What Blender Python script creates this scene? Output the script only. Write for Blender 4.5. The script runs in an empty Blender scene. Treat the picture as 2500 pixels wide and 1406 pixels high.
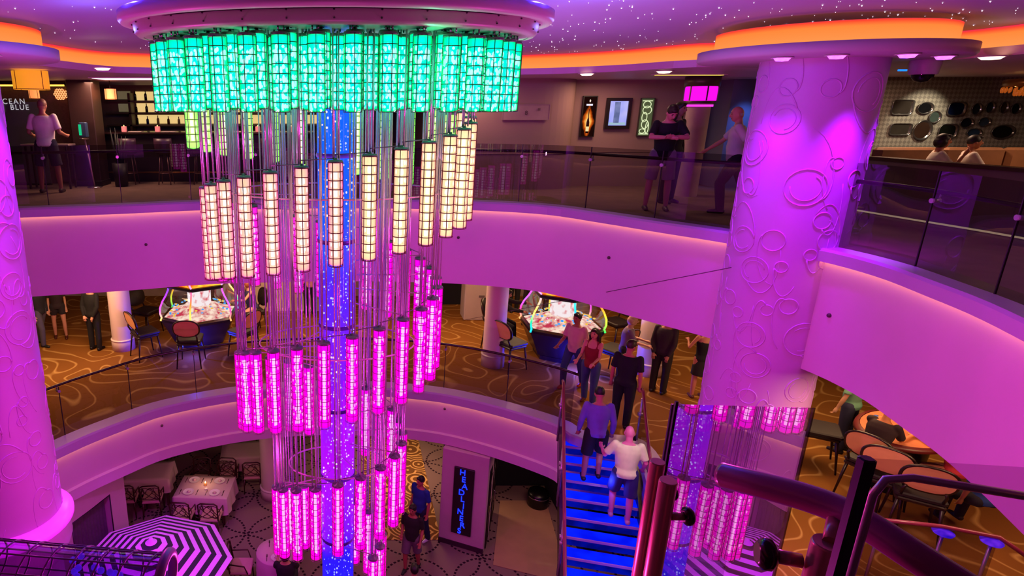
import bpy, math, random
from mathutils import Vector, Matrix, Euler
random.seed(7)
SC = bpy.context.scene
COL = SC.collection
PI = math.pi
# ------------------------------------------------------------------ camera model (a point of the photo -> a point of the place)
FPX, PX0, PY0, PITCH, EYE = 1500.0, 840.0, 703.0, math.atan(441/1500), 1.65
cp, sp = math.cos(PITCH), math.sin(PITCH)
def ray(px, py):
    x = (px-PX0)/FPX; v = -(py-PY0)/FPX
    return (x, cp+v*sp, -sp+v*cp)
def onz(px, py, z):
    d = ray(px, py); t = (z-EYE)/d[2]; return Vector((d[0]*t, d[1]*t, z))
def ony(px, py, y):
    d = ray(px, py); t = y/d[1]; return Vector((d[0]*t, y, EYE+d[2]*t))
cam = bpy.data.cameras.new('camera'); camo = bpy.data.objects.new('camera', cam); COL.objects.link(camo)
camo.location = (0, 0, EYE); camo.rotation_euler = (PI/2-PITCH, 0, 0)
cam.sensor_fit = 'HORIZONTAL'; cam.sensor_width = 36; cam.lens = FPX/2500*36; cam.shift_x = (1250-PX0)/2500
cam.clip_start = 0.05
SC.camera = camo
SC.view_settings.view_transform = 'Standard'; SC.view_settings.look = 'None'
SC.cycles.use_denoising = True; SC.cycles.use_adaptive_sampling = True; SC.cycles.adaptive_threshold = .03
SC.cycles.max_bounces = 5; SC.cycles.diffuse_bounces = 2; SC.cycles.glossy_bounces = 3
SC.cycles.transparent_max_bounces = 20; SC.cycles.transmission_bounces = 4
SC.cycles.sample_clamp_indirect = 4.0
SC.cycles.caustics_reflective = False; SC.cycles.caustics_refractive = False
Z1, Z2, Z3 = 0.0, -4.2, -7.8
# ------------------------------------------------------------------ materials
def lin(c):
    if isinstance(c, str):
        c = tuple(int(c[i:i+2], 16)/255 for i in (0, 2, 4))
    return tuple(v/12.92 if v <= .04045 else ((v+.055)/1.055)**2.4 for v in c)
MATS = {}
class NT:
    def __init__(s, name):
        s.m = bpy.data.materials.new(name); s.m.use_nodes = True; s.t = s.m.node_tree; s.t.nodes.clear()
        s.out = s.t.nodes.new('ShaderNodeOutputMaterial')
    def n(s, typ, **k):
        nd = s.t.nodes.new('ShaderNode'+typ)
        for a, v in k.items():
            setattr(nd, a, v)
        return nd
    def l(s, a, b): s.t.links.new(a, b)
    def math(s, op, a, b=None, c=None):
        nd = s.n('Math', operation=op)
        for i, v in enumerate((a, b, c)):
            if v is None: continue
            if isinstance(v, (int, float)): nd.inputs[i].default_value = v
            else: s.l(v, nd.inputs[i])
        return nd.outputs[0]
    def ramp(s, fac, stops, interp='LINEAR'):
        r = s.n('ValToRGB'); r.color_ramp.interpolation = interp
        e = r.color_ramp.elements
        while len(e) < len(stops): e.new(0.5)
        for el, (p, c) in zip(e, stops):
            el.position = p; el.color = (*lin(c), 1)
        s.l(fac, r.inputs[0]); return r.outputs[0]
    def surf(s, sh): s.l(sh, s.out.inputs[0]); return s.m
def M(name, col, rough=.6, metal=0, noise=.12, scale=6, emit=None, es=0, spec=.5, bump=0):
    """plain surface with procedural mottling"""
    if name in MATS: return MATS[name]
    t = NT(name); b = t.n('BsdfPrincipled')
    tc = t.n('TexCoord'); nz = t.n('TexNoise'); nz.inputs['Scale'].default_value = scale; nz.inputs['Detail'].default_value = 3
    t.l(tc.outputs['Object'], nz.inputs['Vector'])
    c = lin(col); mx = t.n('Mix', data_type='RGBA')
    mx.inputs[6].default_value = (*[max(0, v*(1-noise*1.5)) for v in c], 1); mx.inputs[7].default_value = (*[min(1, v*(1+noise*1.5)) for v in c], 1)
    t.l(nz.outputs['Fac'], mx.inputs[0]); t.l(mx.outputs[2], b.inputs['Base Color'])
    b.inputs['Roughness'].default_value = rough; b.inputs['Metallic'].default_value = metal
    b.inputs['Specular IOR Level'].default_value = spec
    if emit:
        b.inputs['Emission Color'].default_value = (*lin(emit), 1); b.inputs['Emission Strength'].default_value = es
    if bump:
        bp = t.n('Bump'); bp.inputs['Strength'].default_value = bump; bp.inputs['Distance'].default_value = .01
        t.l(nz.outputs['Fac'], bp.inputs['Height']); t.l(bp.outputs[0], b.inputs['Normal'])
    MATS[name] = t.surf(b.outputs[0]); return MATS[name]
def EM(name, col, s=1.0, sample=False, col2=None, scale=3.0, thr=None):
    """glowing surface; with col2 the colour wanders between the two"""
    if name in MATS: return MATS[name]
    t = NT(name); e = t.n('Emission'); e.inputs[1].default_value = s
    if col2:
        tc = t.n('TexCoord'); nz = t.n('TexNoise'); nz.inputs['Scale'].default_value = scale; nz.inputs['Detail'].default_value = 2
        t.l(tc.outputs['Object'], nz.inputs['Vector'])
        a, b = thr or (.4, .6)
        t.l(t.ramp(nz.outputs['Fac'], [(a, col), (b, col2)]), e.inputs[0])
    else:
        e.inputs[0].default_value = (*lin(col), 1)
    m = t.surf(e.outputs[0])
    m.cycles.emission_sampling = 'AUTO' if sample else 'NONE'
    MATS[name] = m; return m
def GLASS(name, tint, refl=.06, rough=0.0):
    if name in MATS: return MATS[name]
    t = NT(name); tr = t.n('BsdfTransparent'); tr.inputs[0].default_value = (*lin(tint), 1)
    g = t.n('BsdfGlossy'); g.inputs['Roughness'].default_value = rough; g.inputs[0].default_value = (1, 1, 1, 1)
    lw = t.n('LayerWeight'); lw.inputs[0].default_value = .35
    f = t.math('ADD', t.math('MULTIPLY', lw.outputs['Fresnel'], .16), refl); f = t.math('MINIMUM', f, .6)
    mx = t.n('MixShader'); t.l(f, mx.inputs[0]); t.l(tr.outputs[0], mx.inputs[1]); t.l(g.outputs[0], mx.inputs[2])
    MATS[name] = t.surf(mx.outputs[0]); return MATS[name]
def SHELL(name, col, s, opac, edge=None, es=1.0):
    """glowing coloured glass: partly clear, brighter/denser at the rim"""
    if name in MATS: return MATS[name]
    t = NT(name); tr = t.n('BsdfTransparent'); e = t.n('Emission'); e.inputs[1].default_value = s
    lw = t.n('LayerWeight'); lw.inputs[0].default_value = .5
    t.l(t.ramp(lw.outputs['Facing'], [(0.0, col), (.75, edge or col)]), e.inputs[0])
    f = t.math('MULTIPLY_ADD', lw.outputs['Facing'], .35, opac); f = t.math('MINIMUM', f, .95)
    mx = t.n('MixShader'); t.l(f, mx.inputs[0]); t.l(tr.outputs[0], mx.inputs[1]); t.l(e.outputs[0], mx.inputs[2])
    m = t.surf(mx.outputs[0]); m.cycles.emission_sampling = 'NONE'; MATS[name] = m; return m
# ------------------------------------------------------------------ mesh builder
class MB:
    def __init__(s): s.v = []; s.f = []; s.sm = []
    def add(s, vs, fs, smooth=False):
        o = len(s.v); s.v += [tuple(v) for v in vs]
        for f in fs: s.f.append(tuple(i+o for i in f)); s.sm.append(smooth)
        return s
    def box(s, c, d, rz=0, rx=0, ry=0):
        R = Euler((rx, ry, rz)).to_matrix(); c = Vector(c)
        vs = [c+R@Vector((x*d[0]/2, y*d[1]/2, z*d[2]/2)) for x in (-1, 1) for y in (-1, 1) for z in (-1, 1)]
        return s.add(vs, [(0, 1, 3, 2), (4, 6, 7, 5), (0, 4, 5, 1), (2, 3, 7, 6), (0, 2, 6, 4), (1, 5, 7, 3)])
    def rbox(s, c, d, b=.02, rz=0):
        """box with chamfered vertical and top edges"""
        x, y, z = d[0]/2, d[1]/2, d[2]/2; b = min(b, x*.9, y*.9, z*.9); c = Vector(c); R = Matrix.Rotation(rz, 3, 'Z')
        def ring(ix, zz):
            X, Y = x-ix, y-ix; k = b
            return [(X, Y-k, zz), (X-k, Y, zz), (-X+k, Y, zz), (-X, Y-k, zz), (-X, -Y+k, zz), (-X+k, -Y, zz), (X-k, -Y, zz), (X, -Y+k, zz)]
        rs = [ring(b*.6, -z), ring(0, -z+b*.6), ring(0, z-b*.6), ring(b*.6, z)]
        vs = [c+R@Vector(p) for r in rs for p in r]; fs = [tuple(range(7, -1, -1)), tuple(range(24, 32))]
        for k in range(3):
            for i in range(8): fs.append((k*8+i, k*8+(i+1) % 8, (k+1)*8+(i+1) % 8, (k+1)*8+i))
        return s.add(vs, fs)
    def tube(s, pts, r, n=8, closed=False, caps=True):
        pts = [Vector(p) for p in pts]; N = len(pts); rr = r if isinstance(r, (list, tuple)) else [r]*N
        vs = []; up = None
        for i, p in enumerate(pts):
            if closed: t = pts[(i+1) % N]-pts[i-1]
            else: t = pts[min(i+1, N-1)]-pts[max(i-1, 0)]
            t = t.normalized() if t.length > 1e-9 else Vector((0, 0, 1))
            if up is None:
                up = Vector((0, 0, 1)) if abs(t.z) < .9 else Vector((1, 0, 0))
            a = t.cross(up)
            if a.length < 1e-6: a = t.orthogonal()
            a.normalize(); b = a.cross(t).normalized(); up = b
            for k in range(n):
                an = 2*PI*k/n; vs.append(p+(a*math.cos(an)+b*math.sin(an))*rr[i])
        fs = []
        for i in range(N if closed else N-1):
            j = (i+1) % N
            for k in range(n): fs.append((i*n+k, i*n+(k+1) % n, j*n+(k+1) % n, j*n+k))
        s.add(vs, fs, True)
        if caps and not closed:
            o = len(s.v)-len(vs)
            s.f.append(tuple(o+k for k in range(n-1, -1, -1))); s.sm.append(False)
            s.f.append(tuple(o+(N-1)*n+k for k in range(n))); s.sm.append(False)
        return s
    def cyl(s, p0, p1, r0, r1=None, n=16): return s.tube([p0, p1], [r0, r0 if r1 is None else r1], n)
    def lathe(s, prof, n=24, c=(0, 0, 0), sx=1, sy=1, smooth=True, a0=0, a1=2*PI):
        full = abs(a1-a0-2*PI) < 1e-6; m = n if full else n+1; vs = []; c = Vector(c)
        for r, z in prof:
            for k in range(m):
                a = a0+(a1-a0)*k/n; vs.append((c.x+r*math.cos(a)*sx, c.y+r*math.sin(a)*sy, c.z+z))
        fs = []
        for i in range(len(prof)-1):
            for k in range(n):
                k2 = (k+1) % m; fs.append((i*m+k, i*m+k2, (i+1)*m+k2, (i+1)*m+k))
        return s.add(vs, fs, smooth)
    def ell(s, c, r, n=14, m=8, R=None):
        c = Vector(c); vs = []; fs = []
        for i in range(m+1):
            th = PI*i/m
            for k in range(n):
                v = Vector((r[0]*math.sin(th)*math.cos(2*PI*k/n), r[1]*math.sin(th)*math.sin(2*PI*k/n), -r[2]*math.cos(th)))
                vs.append(c+(R@v if R else v))
        for i in range(m):
            for k in range(n): fs.append((i*n+k, i*n+(k+1) % n, (i+1)*n+(k+1) % n, (i+1)*n+k))
        return s.add(vs, fs, True)
    def prism(s, poly, z0, z1):
        n = len(poly); vs = [(x, y, z0) for x, y in poly]+[(x, y, z1) for x, y in poly]
        fs = [tuple(range(n-1, -1, -1)), tuple(range(n, 2*n))]+[(i, (i+1) % n, n+(i+1) % n, n+i) for i in range(n)]
        return s.add(vs, fs)
    def quad(s, a, b, c, d): return s.add([a, b, c, d], [(0, 1, 2, 3)])
    def ribbon(s, rows, smooth=True, closed=False):
        """rows: list of equal-length point rows, skinned in order"""
        n = len(rows[0]); vs = [p for r in rows for p in r]; fs = []
        for i in range(len(rows)-1):
            for k in range(n if closed else n-1):
                k2 = (k+1) % n; fs.append((i*n+k, i*n+k2, (i+1)*n+k2, (i+1)*n+k))
        return s.add(vs, fs, smooth)
    def mesh(s, name):
        me = bpy.data.meshes.new(name); me.from_pydata(s.v, [], s.f); me.validate()
        if len(me.polygons) == len(s.sm): me.polygons.foreach_set('use_smooth', s.sm)
        me.update(); return me
    def build(s, name, mat, parent=None, loc=None, rz=0):
        o = bpy.data.objects.new(name, s.mesh(name)); COL.objects.link(o); o.data.materials.append(mat)
        if parent: o.parent = parent
        if loc is not None: o.location = loc
        if rz: o.rotation_euler.z = rz
        return o
def tag(o, label=None, cat=None, group=None, kind=None):
    if label: o['label'] = label
    if cat: o['category'] = cat
    if group: o['group'] = group
    if kind: o['kind'] = kind
    return o
def thing(name, label, cat, loc=(0, 0, 0), rz=0, group=None):
    o = bpy.data.objects.new(name, None); COL.objects.link(o); o.location = loc; o.rotation_euler.z = rz
    o.empty_display_size = .1
    return tag(o, label, cat, group)
def copy_tree(o, parent=None):
    c = o.copy(); COL.objects.link(c); c.parent = parent
    for ch in list(o.children): copy_tree(ch, c)
    return c
def struct(name, mb, mat, label=None):
    o = mb.build(name, mat); o['kind'] = 'structure'
    if label: o['label'] = label
    return o
def smoothpath(pts, k=6, closed=False):
    pts = [Vector(p) for p in pts]; out = []; N = len(pts)
    for i in range(N if closed else N-1):
        g = (lambda j: pts[j % N]) if closed else (lambda j: pts[max(0, min(N-1, j))])
        p0, p1, p2, p3 = g(i-1), g(i), g(i+1), g(i+2)
        for j in range(k):
            t = j/k
            out.append(.5*((2*p1)+(p2-p0)*t+(2*p0-5*p1+4*p2-p3)*t*t+(3*p1-p0-3*p2+p3)*t**3))
    if not closed: out.append(pts[-1])
    return out
def offset(curve, d):
    """plan offset of an open polyline to its right-hand side"""
    out = []; N = len(curve)
    for i, p in enumerate(curve):
        t = curve[min(i+1, N-1)]-curve[max(i-1, 0)]; t.z = 0; t.normalize()
        out.append(p+Vector((t.y, -t.x, 0))*d)
    return out
def atz(curve, z): return [Vector((p.x, p.y, z)) for p in curve]
def lamp(kind, name, loc, energy, color, size=.3, rot=None, spot=None, blend=.5, size_y=None, target=None):
    l = bpy.data.lights.new(name, kind); l.energy = energy; l.color = lin(color) if isinstance(color, str) else color
    if kind in ('POINT', 'SPOT'): l.shadow_soft_size = size
    if kind == 'AREA':
        l.size = size
        if size_y: l.shape = 'RECTANGLE'; l.size_y = size_y
    if kind == 'SPOT': l.spot_size = spot or 1.0; l.spot_blend = blend
    o = bpy.data.objects.new(name, l); COL.objects.link(o); o.location = loc
    if target is not None:
        o.rotation_euler = (Vector(target)-Vector(loc)).to_track_quat('-Z', 'Y').to_euler()
    elif rot: o.rotation_euler = rot
    return o
# ================================================================== the setting
XL, XR, YN, YF = -15.0, 17.0, -3.0, 19.0
def boxhit(c, p):
    """from c through p out to the room's outer rectangle"""
    d = p-c; ts = []
    if d.x > 1e-6: ts.append((XR-c.x)/d.x)
    if d.x < -1e-6: ts.append((XL-c.x)/d.x)
    if d.y > 1e-6: ts.append((YF-c.y)/d.y)
    if d.y < -1e-6: ts.append((YN-c.y)/d.y)
    t = min(ts); return Vector((c.x+d.x*t, c.y+d.y*t, p.z))
def ringfloor(mb, loop, z, c=(0, 6)):
    c = Vector((c[0], c[1], z)); L = atz(loop, z); N = len(L); out = [boxhit(c, p) for p in L]
    for i in range(N):
        j = (i+1) % N
        a, b = out[i], out[j]
        mb.add([L[i], L[j], b, a], [(0, 1, 2, 3)])
        # fill the corner of the rectangle between two hits on different sides
        cx = [x for x in (XL, XR)]; cy = [y for y in (YN, YF)]
        if abs(a.x-b.x) > 1e-4 and abs(a.y-b.y) > 1e-4:
            q = Vector((a.x if abs(a.x-XL) < 1e-3 or abs(a.x-XR) < 1e-3 else b.x, a.y if abs(a.y-YN) < 1e-3 or abs(a.y-YF) < 1e-3 else b.y, z))
            mb.add([a, b, q], [(0, 1, 2)])
C1p = [(-5.2, .95), (-6.6, 2.4), (-7.3, 4.6), (-7.35, 7), (-7.0, 9.2), (-6.4, 10.35)]
C1 = smoothpath([Vector((x, y, 0)) for x, y in C1p]+[onz(*p, 0) for p in ((60, 503), (150, 500), (300, 495), (500, 487), (700, 484), (840, 483), (1000, 484), (1180, 488), (1350, 498), (1500, 518), (1650, 540), (1805, 562), (2030, 600), (2200, 640), (2350, 690), (2500, 745))]+[Vector((x, y, 0)) for x, y in ((5.55, 4.1), (5.1, 3.0), (4.7, 2.0), (4.5, .95))], 4)
C2 = smoothpath([Vector((x, y, Z2)) for x, y in ((-4.8, .5), (-5.6, 2), (-6.1, 5), (-6.2, 7.5), (-5.9, 9.0))]+[onz(*p, Z2) for p in ((140, 1070), (270, 1018), (400, 975), (600, 940), (820, 928), (1040, 940), (1200, 970), (1370, 1020))]+[Vector((x, y, Z2)) for x, y in ((4.6, 10.3), (5.4, 10.12), (5.5, 9.4), (5.1, 8.0), (5.0, 6), (4.8, 4), (4.4, .5))], 4)
CS = smoothpath([Vector((x, y, 0)) for x, y in ((-3.6, -2.6), (-4.3, 0), (-4.5, 4), (-4.3, 7), (-4.15, 9), (-3.9, 10.6))]+[Vector((p.x, p.y, 0)) for p in [onz(*q, 2.2) for q in ((370, 180), (600, 185), (840, 187), (1275, 182), (1500, 175), (1700, 164))]]+[Vector((x, y, 0)) for x, y in ((6.6, 9.2), (7.25, 8.1), (7.3, 6.8), (7.1, 4), (6.2, 0), (5, -2.6))], 4)
# --- materials of the shell
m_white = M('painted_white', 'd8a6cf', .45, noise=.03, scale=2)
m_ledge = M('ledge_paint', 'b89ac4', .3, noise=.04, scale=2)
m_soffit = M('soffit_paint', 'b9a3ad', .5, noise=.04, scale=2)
m_cove = EM('cove_glow', 'ffc486', 4.5, sample=True)
def dist_carpet(name, base, line, kind):
    t = NT(name); b = t.n('BsdfPrincipled'); b.inputs['Roughness'].default_value = .95; b.inputs['Specular IOR Level'].default_value = .1
    tc = t.n('TexCoord'); obj = tc.outputs['Object']
    if kind == 'loops':       # long pale ribbons that loop about
        nz = t.n('TexNoise'); nz.inputs['Scale'].default_value = .95; nz.inputs['Detail'].default_value = 0; nz.inputs['Distortion'].default_value = .25; t.l(obj, nz.inputs['Vector'])
        v = t.math('PINGPONG', t.math('MULTIPLY', nz.outputs['Fac'], 3.2), .5)
        f = t.math('SMOOTH_MIN', 1, t.math('DIVIDE', t.math('ABSOLUTE', t.math('SUBTRACT', v, .25)), .055), .1)
        f = t.math('SUBTRACT', 1, f)
    elif kind == 'scales':    # overlapping dotted circles
        sx = t.n('SeparateXYZ'); t.l(obj, sx.inputs[0])
        def ring(ox, oy):
            u = t.math('SUBTRACT', t.math('FRACT', t.math('ADD', t.math('DIVIDE', sx.outputs[0], 1.5), ox)), .5)
            w = t.math('SUBTRACT', t.math('FRACT', t.math('ADD', t.math('DIVIDE', sx.outputs[1], 1.5), oy)), .5)
            d = t.math('SQRT', t.math('ADD', t.math('MULTIPLY', u, u), t.math('MULTIPLY', w, w)))
            r = t.math('LESS_THAN', t.math('ABSOLUTE', t.math('SUBTRACT', d, .47)), .016)
            a = t.math('GREATER_THAN', t.math('SINE', t.math('MULTIPLY', t.math('ARCTAN2', w, u), 44)), -.3)
            return t.math('MULTIPLY', r, a)
        f = t.math('MAXIMUM', ring(0, 0), ring(.5, .5))
    else:                     # golden spirals
        vo = t.n('TexVoronoi'); vo.inputs['Scale'].default_value = 1.7; t.l(obj, vo.inputs['Vector'])
        f = t.math('GREATER_THAN', t.math('SINE', t.math('MULTIPLY', vo.outputs['Distance'], 44)), .45)
    nz2 = t.n('TexNoise'); nz2.inputs['Scale'].default_value = .6; t.l(obj, nz2.inputs['Vector'])
    mb_ = t.n('Mix', data_type='RGBA'); t.l(nz2.outputs['Fac'], mb_.inputs[0]); mb_.inputs[6].default_value = (*lin(base[0]), 1); mb_.inputs[7].default_value = (*lin(base[1]), 1)
    mx = t.n('Mix', data_type='RGBA'); t.l(f, mx.inputs[0]); t.l(mb_.outputs[2], mx.inputs[6]); mx.inputs[7].default_value = (*lin(line), 1)
    t.l(mx.outputs[2], b.inputs['Base Color']); return t.surf(b.outputs[0])
m_carpet2 = dist_carpet('looping_carpet', ('74481e', '8e5a26'), 'b88c50', 'loops')
m_carpet3 = dist_carpet('scale_carpet', ('7d6660', '8c7266'), '2a1822', 'scales')
m_carpet3g = dist_carpet('spiral_carpet', ('6e4a26', '7c5428'), 'd8a860', 'spiral')
m_carpet1 = M('plain_brown_carpet', '7a5f50', .95, noise=.25, scale=3)
# --- floors
f1 = MB(); ringfloor(f1, C1, 0); struct('floor', f1, m_carpet1)
f2 = MB(); ringfloor(f2, C2, Z2); struct('floor', f2, m_carpet2)
f3 = MB(); f3.quad((XL, YN, Z3), (XR, YN, Z3), (XR, YF, Z3), (XL, YF, Z3)); struct('floor', f3, m_carpet3)
g3 = MB(); g3.box((1.35, 14.7, Z3+.006), (1.7, 5.8, .012)); struct('floor', g3, m_carpet3g)
# --- balcony fronts: ledge, lip, lit groove, curved face, underside
def balcony(C, z, ledge, lip, face_bottom, mould, ceil_mat, nm):
    A = offset(C, ledge); B = offset(C, ledge-.1)
    mb = MB(); mb.ribbon([atz(C, z), atz(offset(C, ledge-.03), z), atz(A, z-.03), atz(A, z-lip)], smooth=False); mb.ribbon([atz(A, z-lip), atz(offset(C, ledge-.025), z-lip)], smooth=False)
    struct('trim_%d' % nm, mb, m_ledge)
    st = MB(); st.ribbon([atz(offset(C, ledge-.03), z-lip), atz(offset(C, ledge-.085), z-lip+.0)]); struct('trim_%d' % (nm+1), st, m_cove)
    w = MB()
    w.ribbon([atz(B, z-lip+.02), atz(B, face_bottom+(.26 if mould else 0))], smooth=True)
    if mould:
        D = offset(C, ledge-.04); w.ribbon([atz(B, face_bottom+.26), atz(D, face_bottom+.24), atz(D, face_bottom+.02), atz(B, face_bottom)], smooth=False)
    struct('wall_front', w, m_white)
    c = MB(); ringfloor(c, B, face_bottom); struct('ceiling', c, ceil_mat)
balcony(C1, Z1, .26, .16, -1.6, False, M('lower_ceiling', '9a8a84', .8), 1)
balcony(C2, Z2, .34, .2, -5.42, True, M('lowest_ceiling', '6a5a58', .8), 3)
# --- upper soffit, cove and starry ceiling
ZS = 2.2
s1 = MB(); ringfloor(s1, CS, ZS); struct('ceiling', s1, m_soffit)
lp = MB(); lp.ribbon([atz(CS, ZS), atz(CS, ZS+.1), atz(offset(CS, -.22), ZS+.1)], smooth=False); struct('trim_5', lp, M('lip_paint', 'c99aae', .4, noise=.03))
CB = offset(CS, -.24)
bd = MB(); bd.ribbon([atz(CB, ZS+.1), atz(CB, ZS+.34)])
t = NT('orange_lit_cove'); e = t.n('Emission'); tc = t.n('TexCoord'); sx = t.n('SeparateXYZ'); t.l(tc.outputs['Object'], sx.inputs[0])
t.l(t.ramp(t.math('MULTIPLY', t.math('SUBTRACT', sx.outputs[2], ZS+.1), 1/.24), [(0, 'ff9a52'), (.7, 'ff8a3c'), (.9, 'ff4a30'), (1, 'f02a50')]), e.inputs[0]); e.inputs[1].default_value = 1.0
mo = t.surf(e.outputs[0]); struct('trim_6', bd, mo)  # LED light on the cove wall put into its own emission, redder upwards
DC = Vector((0, 5.8, 0))
def edge_ratio(x, y):
    """how far out a ceiling point lies, 0 at the disc's axis and 1 at the cove"""
    d = Vector((x-DC.x, y-DC.y)); L = d.length; best = 99.0
    if L < 1e-6: return 0.0
    d /= L
    for i in range(len(CB)-1):
        a, b = CB[i], CB[i+1]; e = Vector((b.x-a.x, b.y-a.y)); den = d.x*e.y-d.y*e.x
        if abs(den) < 1e-9: continue
        w = Vector((a.x-DC.x, a.y-DC.y)); t_ = (w.x*e.y-w.y*e.x)/den; u = (w.x*d.y-w.y*d.x)/den
        if t_ > 0 and -1e-6 <= u <= 1+1e-6: best = min(best, t_)
    return min(1.0, L/best)
def dome(q): return ZS+.34+.26*(1-q)**1.0
sc_ = MB(); rows = []
for q in (1, .9, .75, .6, .45, .3, .15, .01): rows.append([Vector((DC.x+(p.x-DC.x)*q, DC.y+(p.y-DC.y)*q, dome(q))) for p in CB])
sc_.ribbon(rows)
struct('ceiling', sc_, M('star_ceiling_paint', 'a89ab8', .6, noise=.04, scale=1.5))
# star lights: tiny points nobody could count
def inside(p, poly):
    r = False; n = len(poly)
    for i in range(n):
        a, b = poly[i], poly[i-1]
        if (a.y > p[1]) != (b.y > p[1]) and p[0] < (b.x-a.x)*(p[1]-a.y)/(b.y-a.y)+a.x: r = not r
    return r
st = MB(); rs = random.Random(3); k = 0
inner = offset(CB, .12)
while k < 900:
    x, y = rs.uniform(-4.6, 7.4), rs.uniform(2, 12.3)
    if rs.random() > .25+.75*max(0, min(1, (x+1.5)/4)): continue
    if not inside((x, y), inner) or (x/2.6)**2+((y-5.8)/1.9)**2 < 1: continue
    r = rs.choice((.004, .0055, .007, .009)); z = dome(edge_ratio(x, y))-.006; k += 1
    st.add([(x+r, y, z), (x, y+r, z), (x-r, y, z), (x, y-r, z), (x, y, z-r)], [(0, 1, 4), (1, 2, 4), (2, 3, 4), (3, 0, 4)])
so = st.build('star_lights', EM('star_glow', 'ffe9ff', 3.0)); tag(so, 'tiny white star lights scattered over the purple ceiling', 'star lights', kind='stuff')
# --- outer walls of the room
for nm, a, b in (('wall_left', (XL, YN), (XL, YF)), ('wall_right', (XR, YN), (XR, YF)), ('wall_back', (XL, YF), (XR, YF)), ('wall_near', (XL, YN), (XR, YN))):
    for z0, z1, col in ((Z1, ZS, '5a463e'), (Z2, -1.6, 'a89084'), (Z3, -5.42, '3c2c2c')):
        w = MB(); w.quad((*a, z0), (*b, z0), (*b, z1), (*a, z1)); struct(nm, w, M('wall_paint_'+col, col, .8))
# --- big carved columns through the storeys
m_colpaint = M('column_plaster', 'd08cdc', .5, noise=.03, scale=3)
def carved_column(x, y, r, z0, z1, label, seed):
    t = thing('carved_column', label, 'column', (x, y, z0), 0)
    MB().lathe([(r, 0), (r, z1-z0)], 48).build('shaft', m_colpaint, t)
    rl = MB(); rr = random.Random(seed); placed = []
    def on(a, z, lift=-.001): return ((r+lift)*math.cos(a), (r+lift)*math.sin(a), z)
    for _ in range(420):
        a = rr.uniform(-PI, PI); z = rr.uniform(.2, z1-z0-.15); q = rr.choice((.07, .1, .13, .17, .22))
        if any(math.hypot(((a-pa+PI) % (2*PI)-PI)*r, z-pz) < (q+pq)*1.15 for pa, pz, pq in placed): continue
        placed.append((a, z, q)); rl.tube([on(a+q*math.cos(th)/r, z+q*math.sin(th)) for th in [2*PI*i/22 for i in range(22)]], .009, 6, closed=True)
        if q > .15:   # broken inner ring
            s0 = rr.uniform(0, 6); rl.tube([on(a+q*.72*math.cos(s0+th)/r, z+q*.72*math.sin(s0+th)) for th in [4.2*i/16 for i in range(17)]], .007, 6)
        if q > .06:    # tendril
            s0 = rr.uniform(0, 6); rl.tube([on(a+(q+th*.05)*math.cos(s0+th)/r, z+(q+th*.2)*math.sin(s0+th)) for th in [2.4*i/12 for i in range(13)]], [.011*(1-.6*i/12) for i in range(13)], 6)
    rl.build('relief_scrolls', m_colpaint, t)
    return t
RC = (5.86, 8.0); LC = (-4.78, 7.6)
carved_column(*RC, .65, Z2, ZS, 'large magenta-lit column with scroll relief in front of the mirror wall', 5)
lc = carved_column(*LC, .65, -3.95, ZS, 'large magenta-lit column with scroll relief beside the umbrella, cut off by the picture edge', 11)
MB().lathe([(.66, .02), (.72, -.02), (.8, -.1), (.8, -.16), (.7, -.2)], 40).build('base_ring', M('ring_lit_paint', 'e8a8ec', .3, emit='ff10ff', es=.8), lc)  # magenta light on the ring put into its paint as emission
MB().lathe([(.72, -.18), (.74, -.5), (.66, -.72), (.55, -.8), (.55, Z3+3.95)], 40).build('pedestal', m_colpaint, lc)
for (cx, cy), nm in ((RC, 7), (LC, 9)):
    d = MB(); d.lathe([(0, ZS-.004), (1.34, ZS-.004), (1.36, ZS+.02), (1.36, ZS+.12), (1.2, ZS+.13)], 56, (cx, cy, 0)); struct('trim_%d' % nm, d, m_soffit)
    d = MB(); d.lathe([(1.18, ZS+.13), (1.18, ZS+.33)], 56, (cx, cy, 0)); struct('trim_%d' % (nm+1), d, mo)  # disc band carries the same orange cove light as emission
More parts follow.
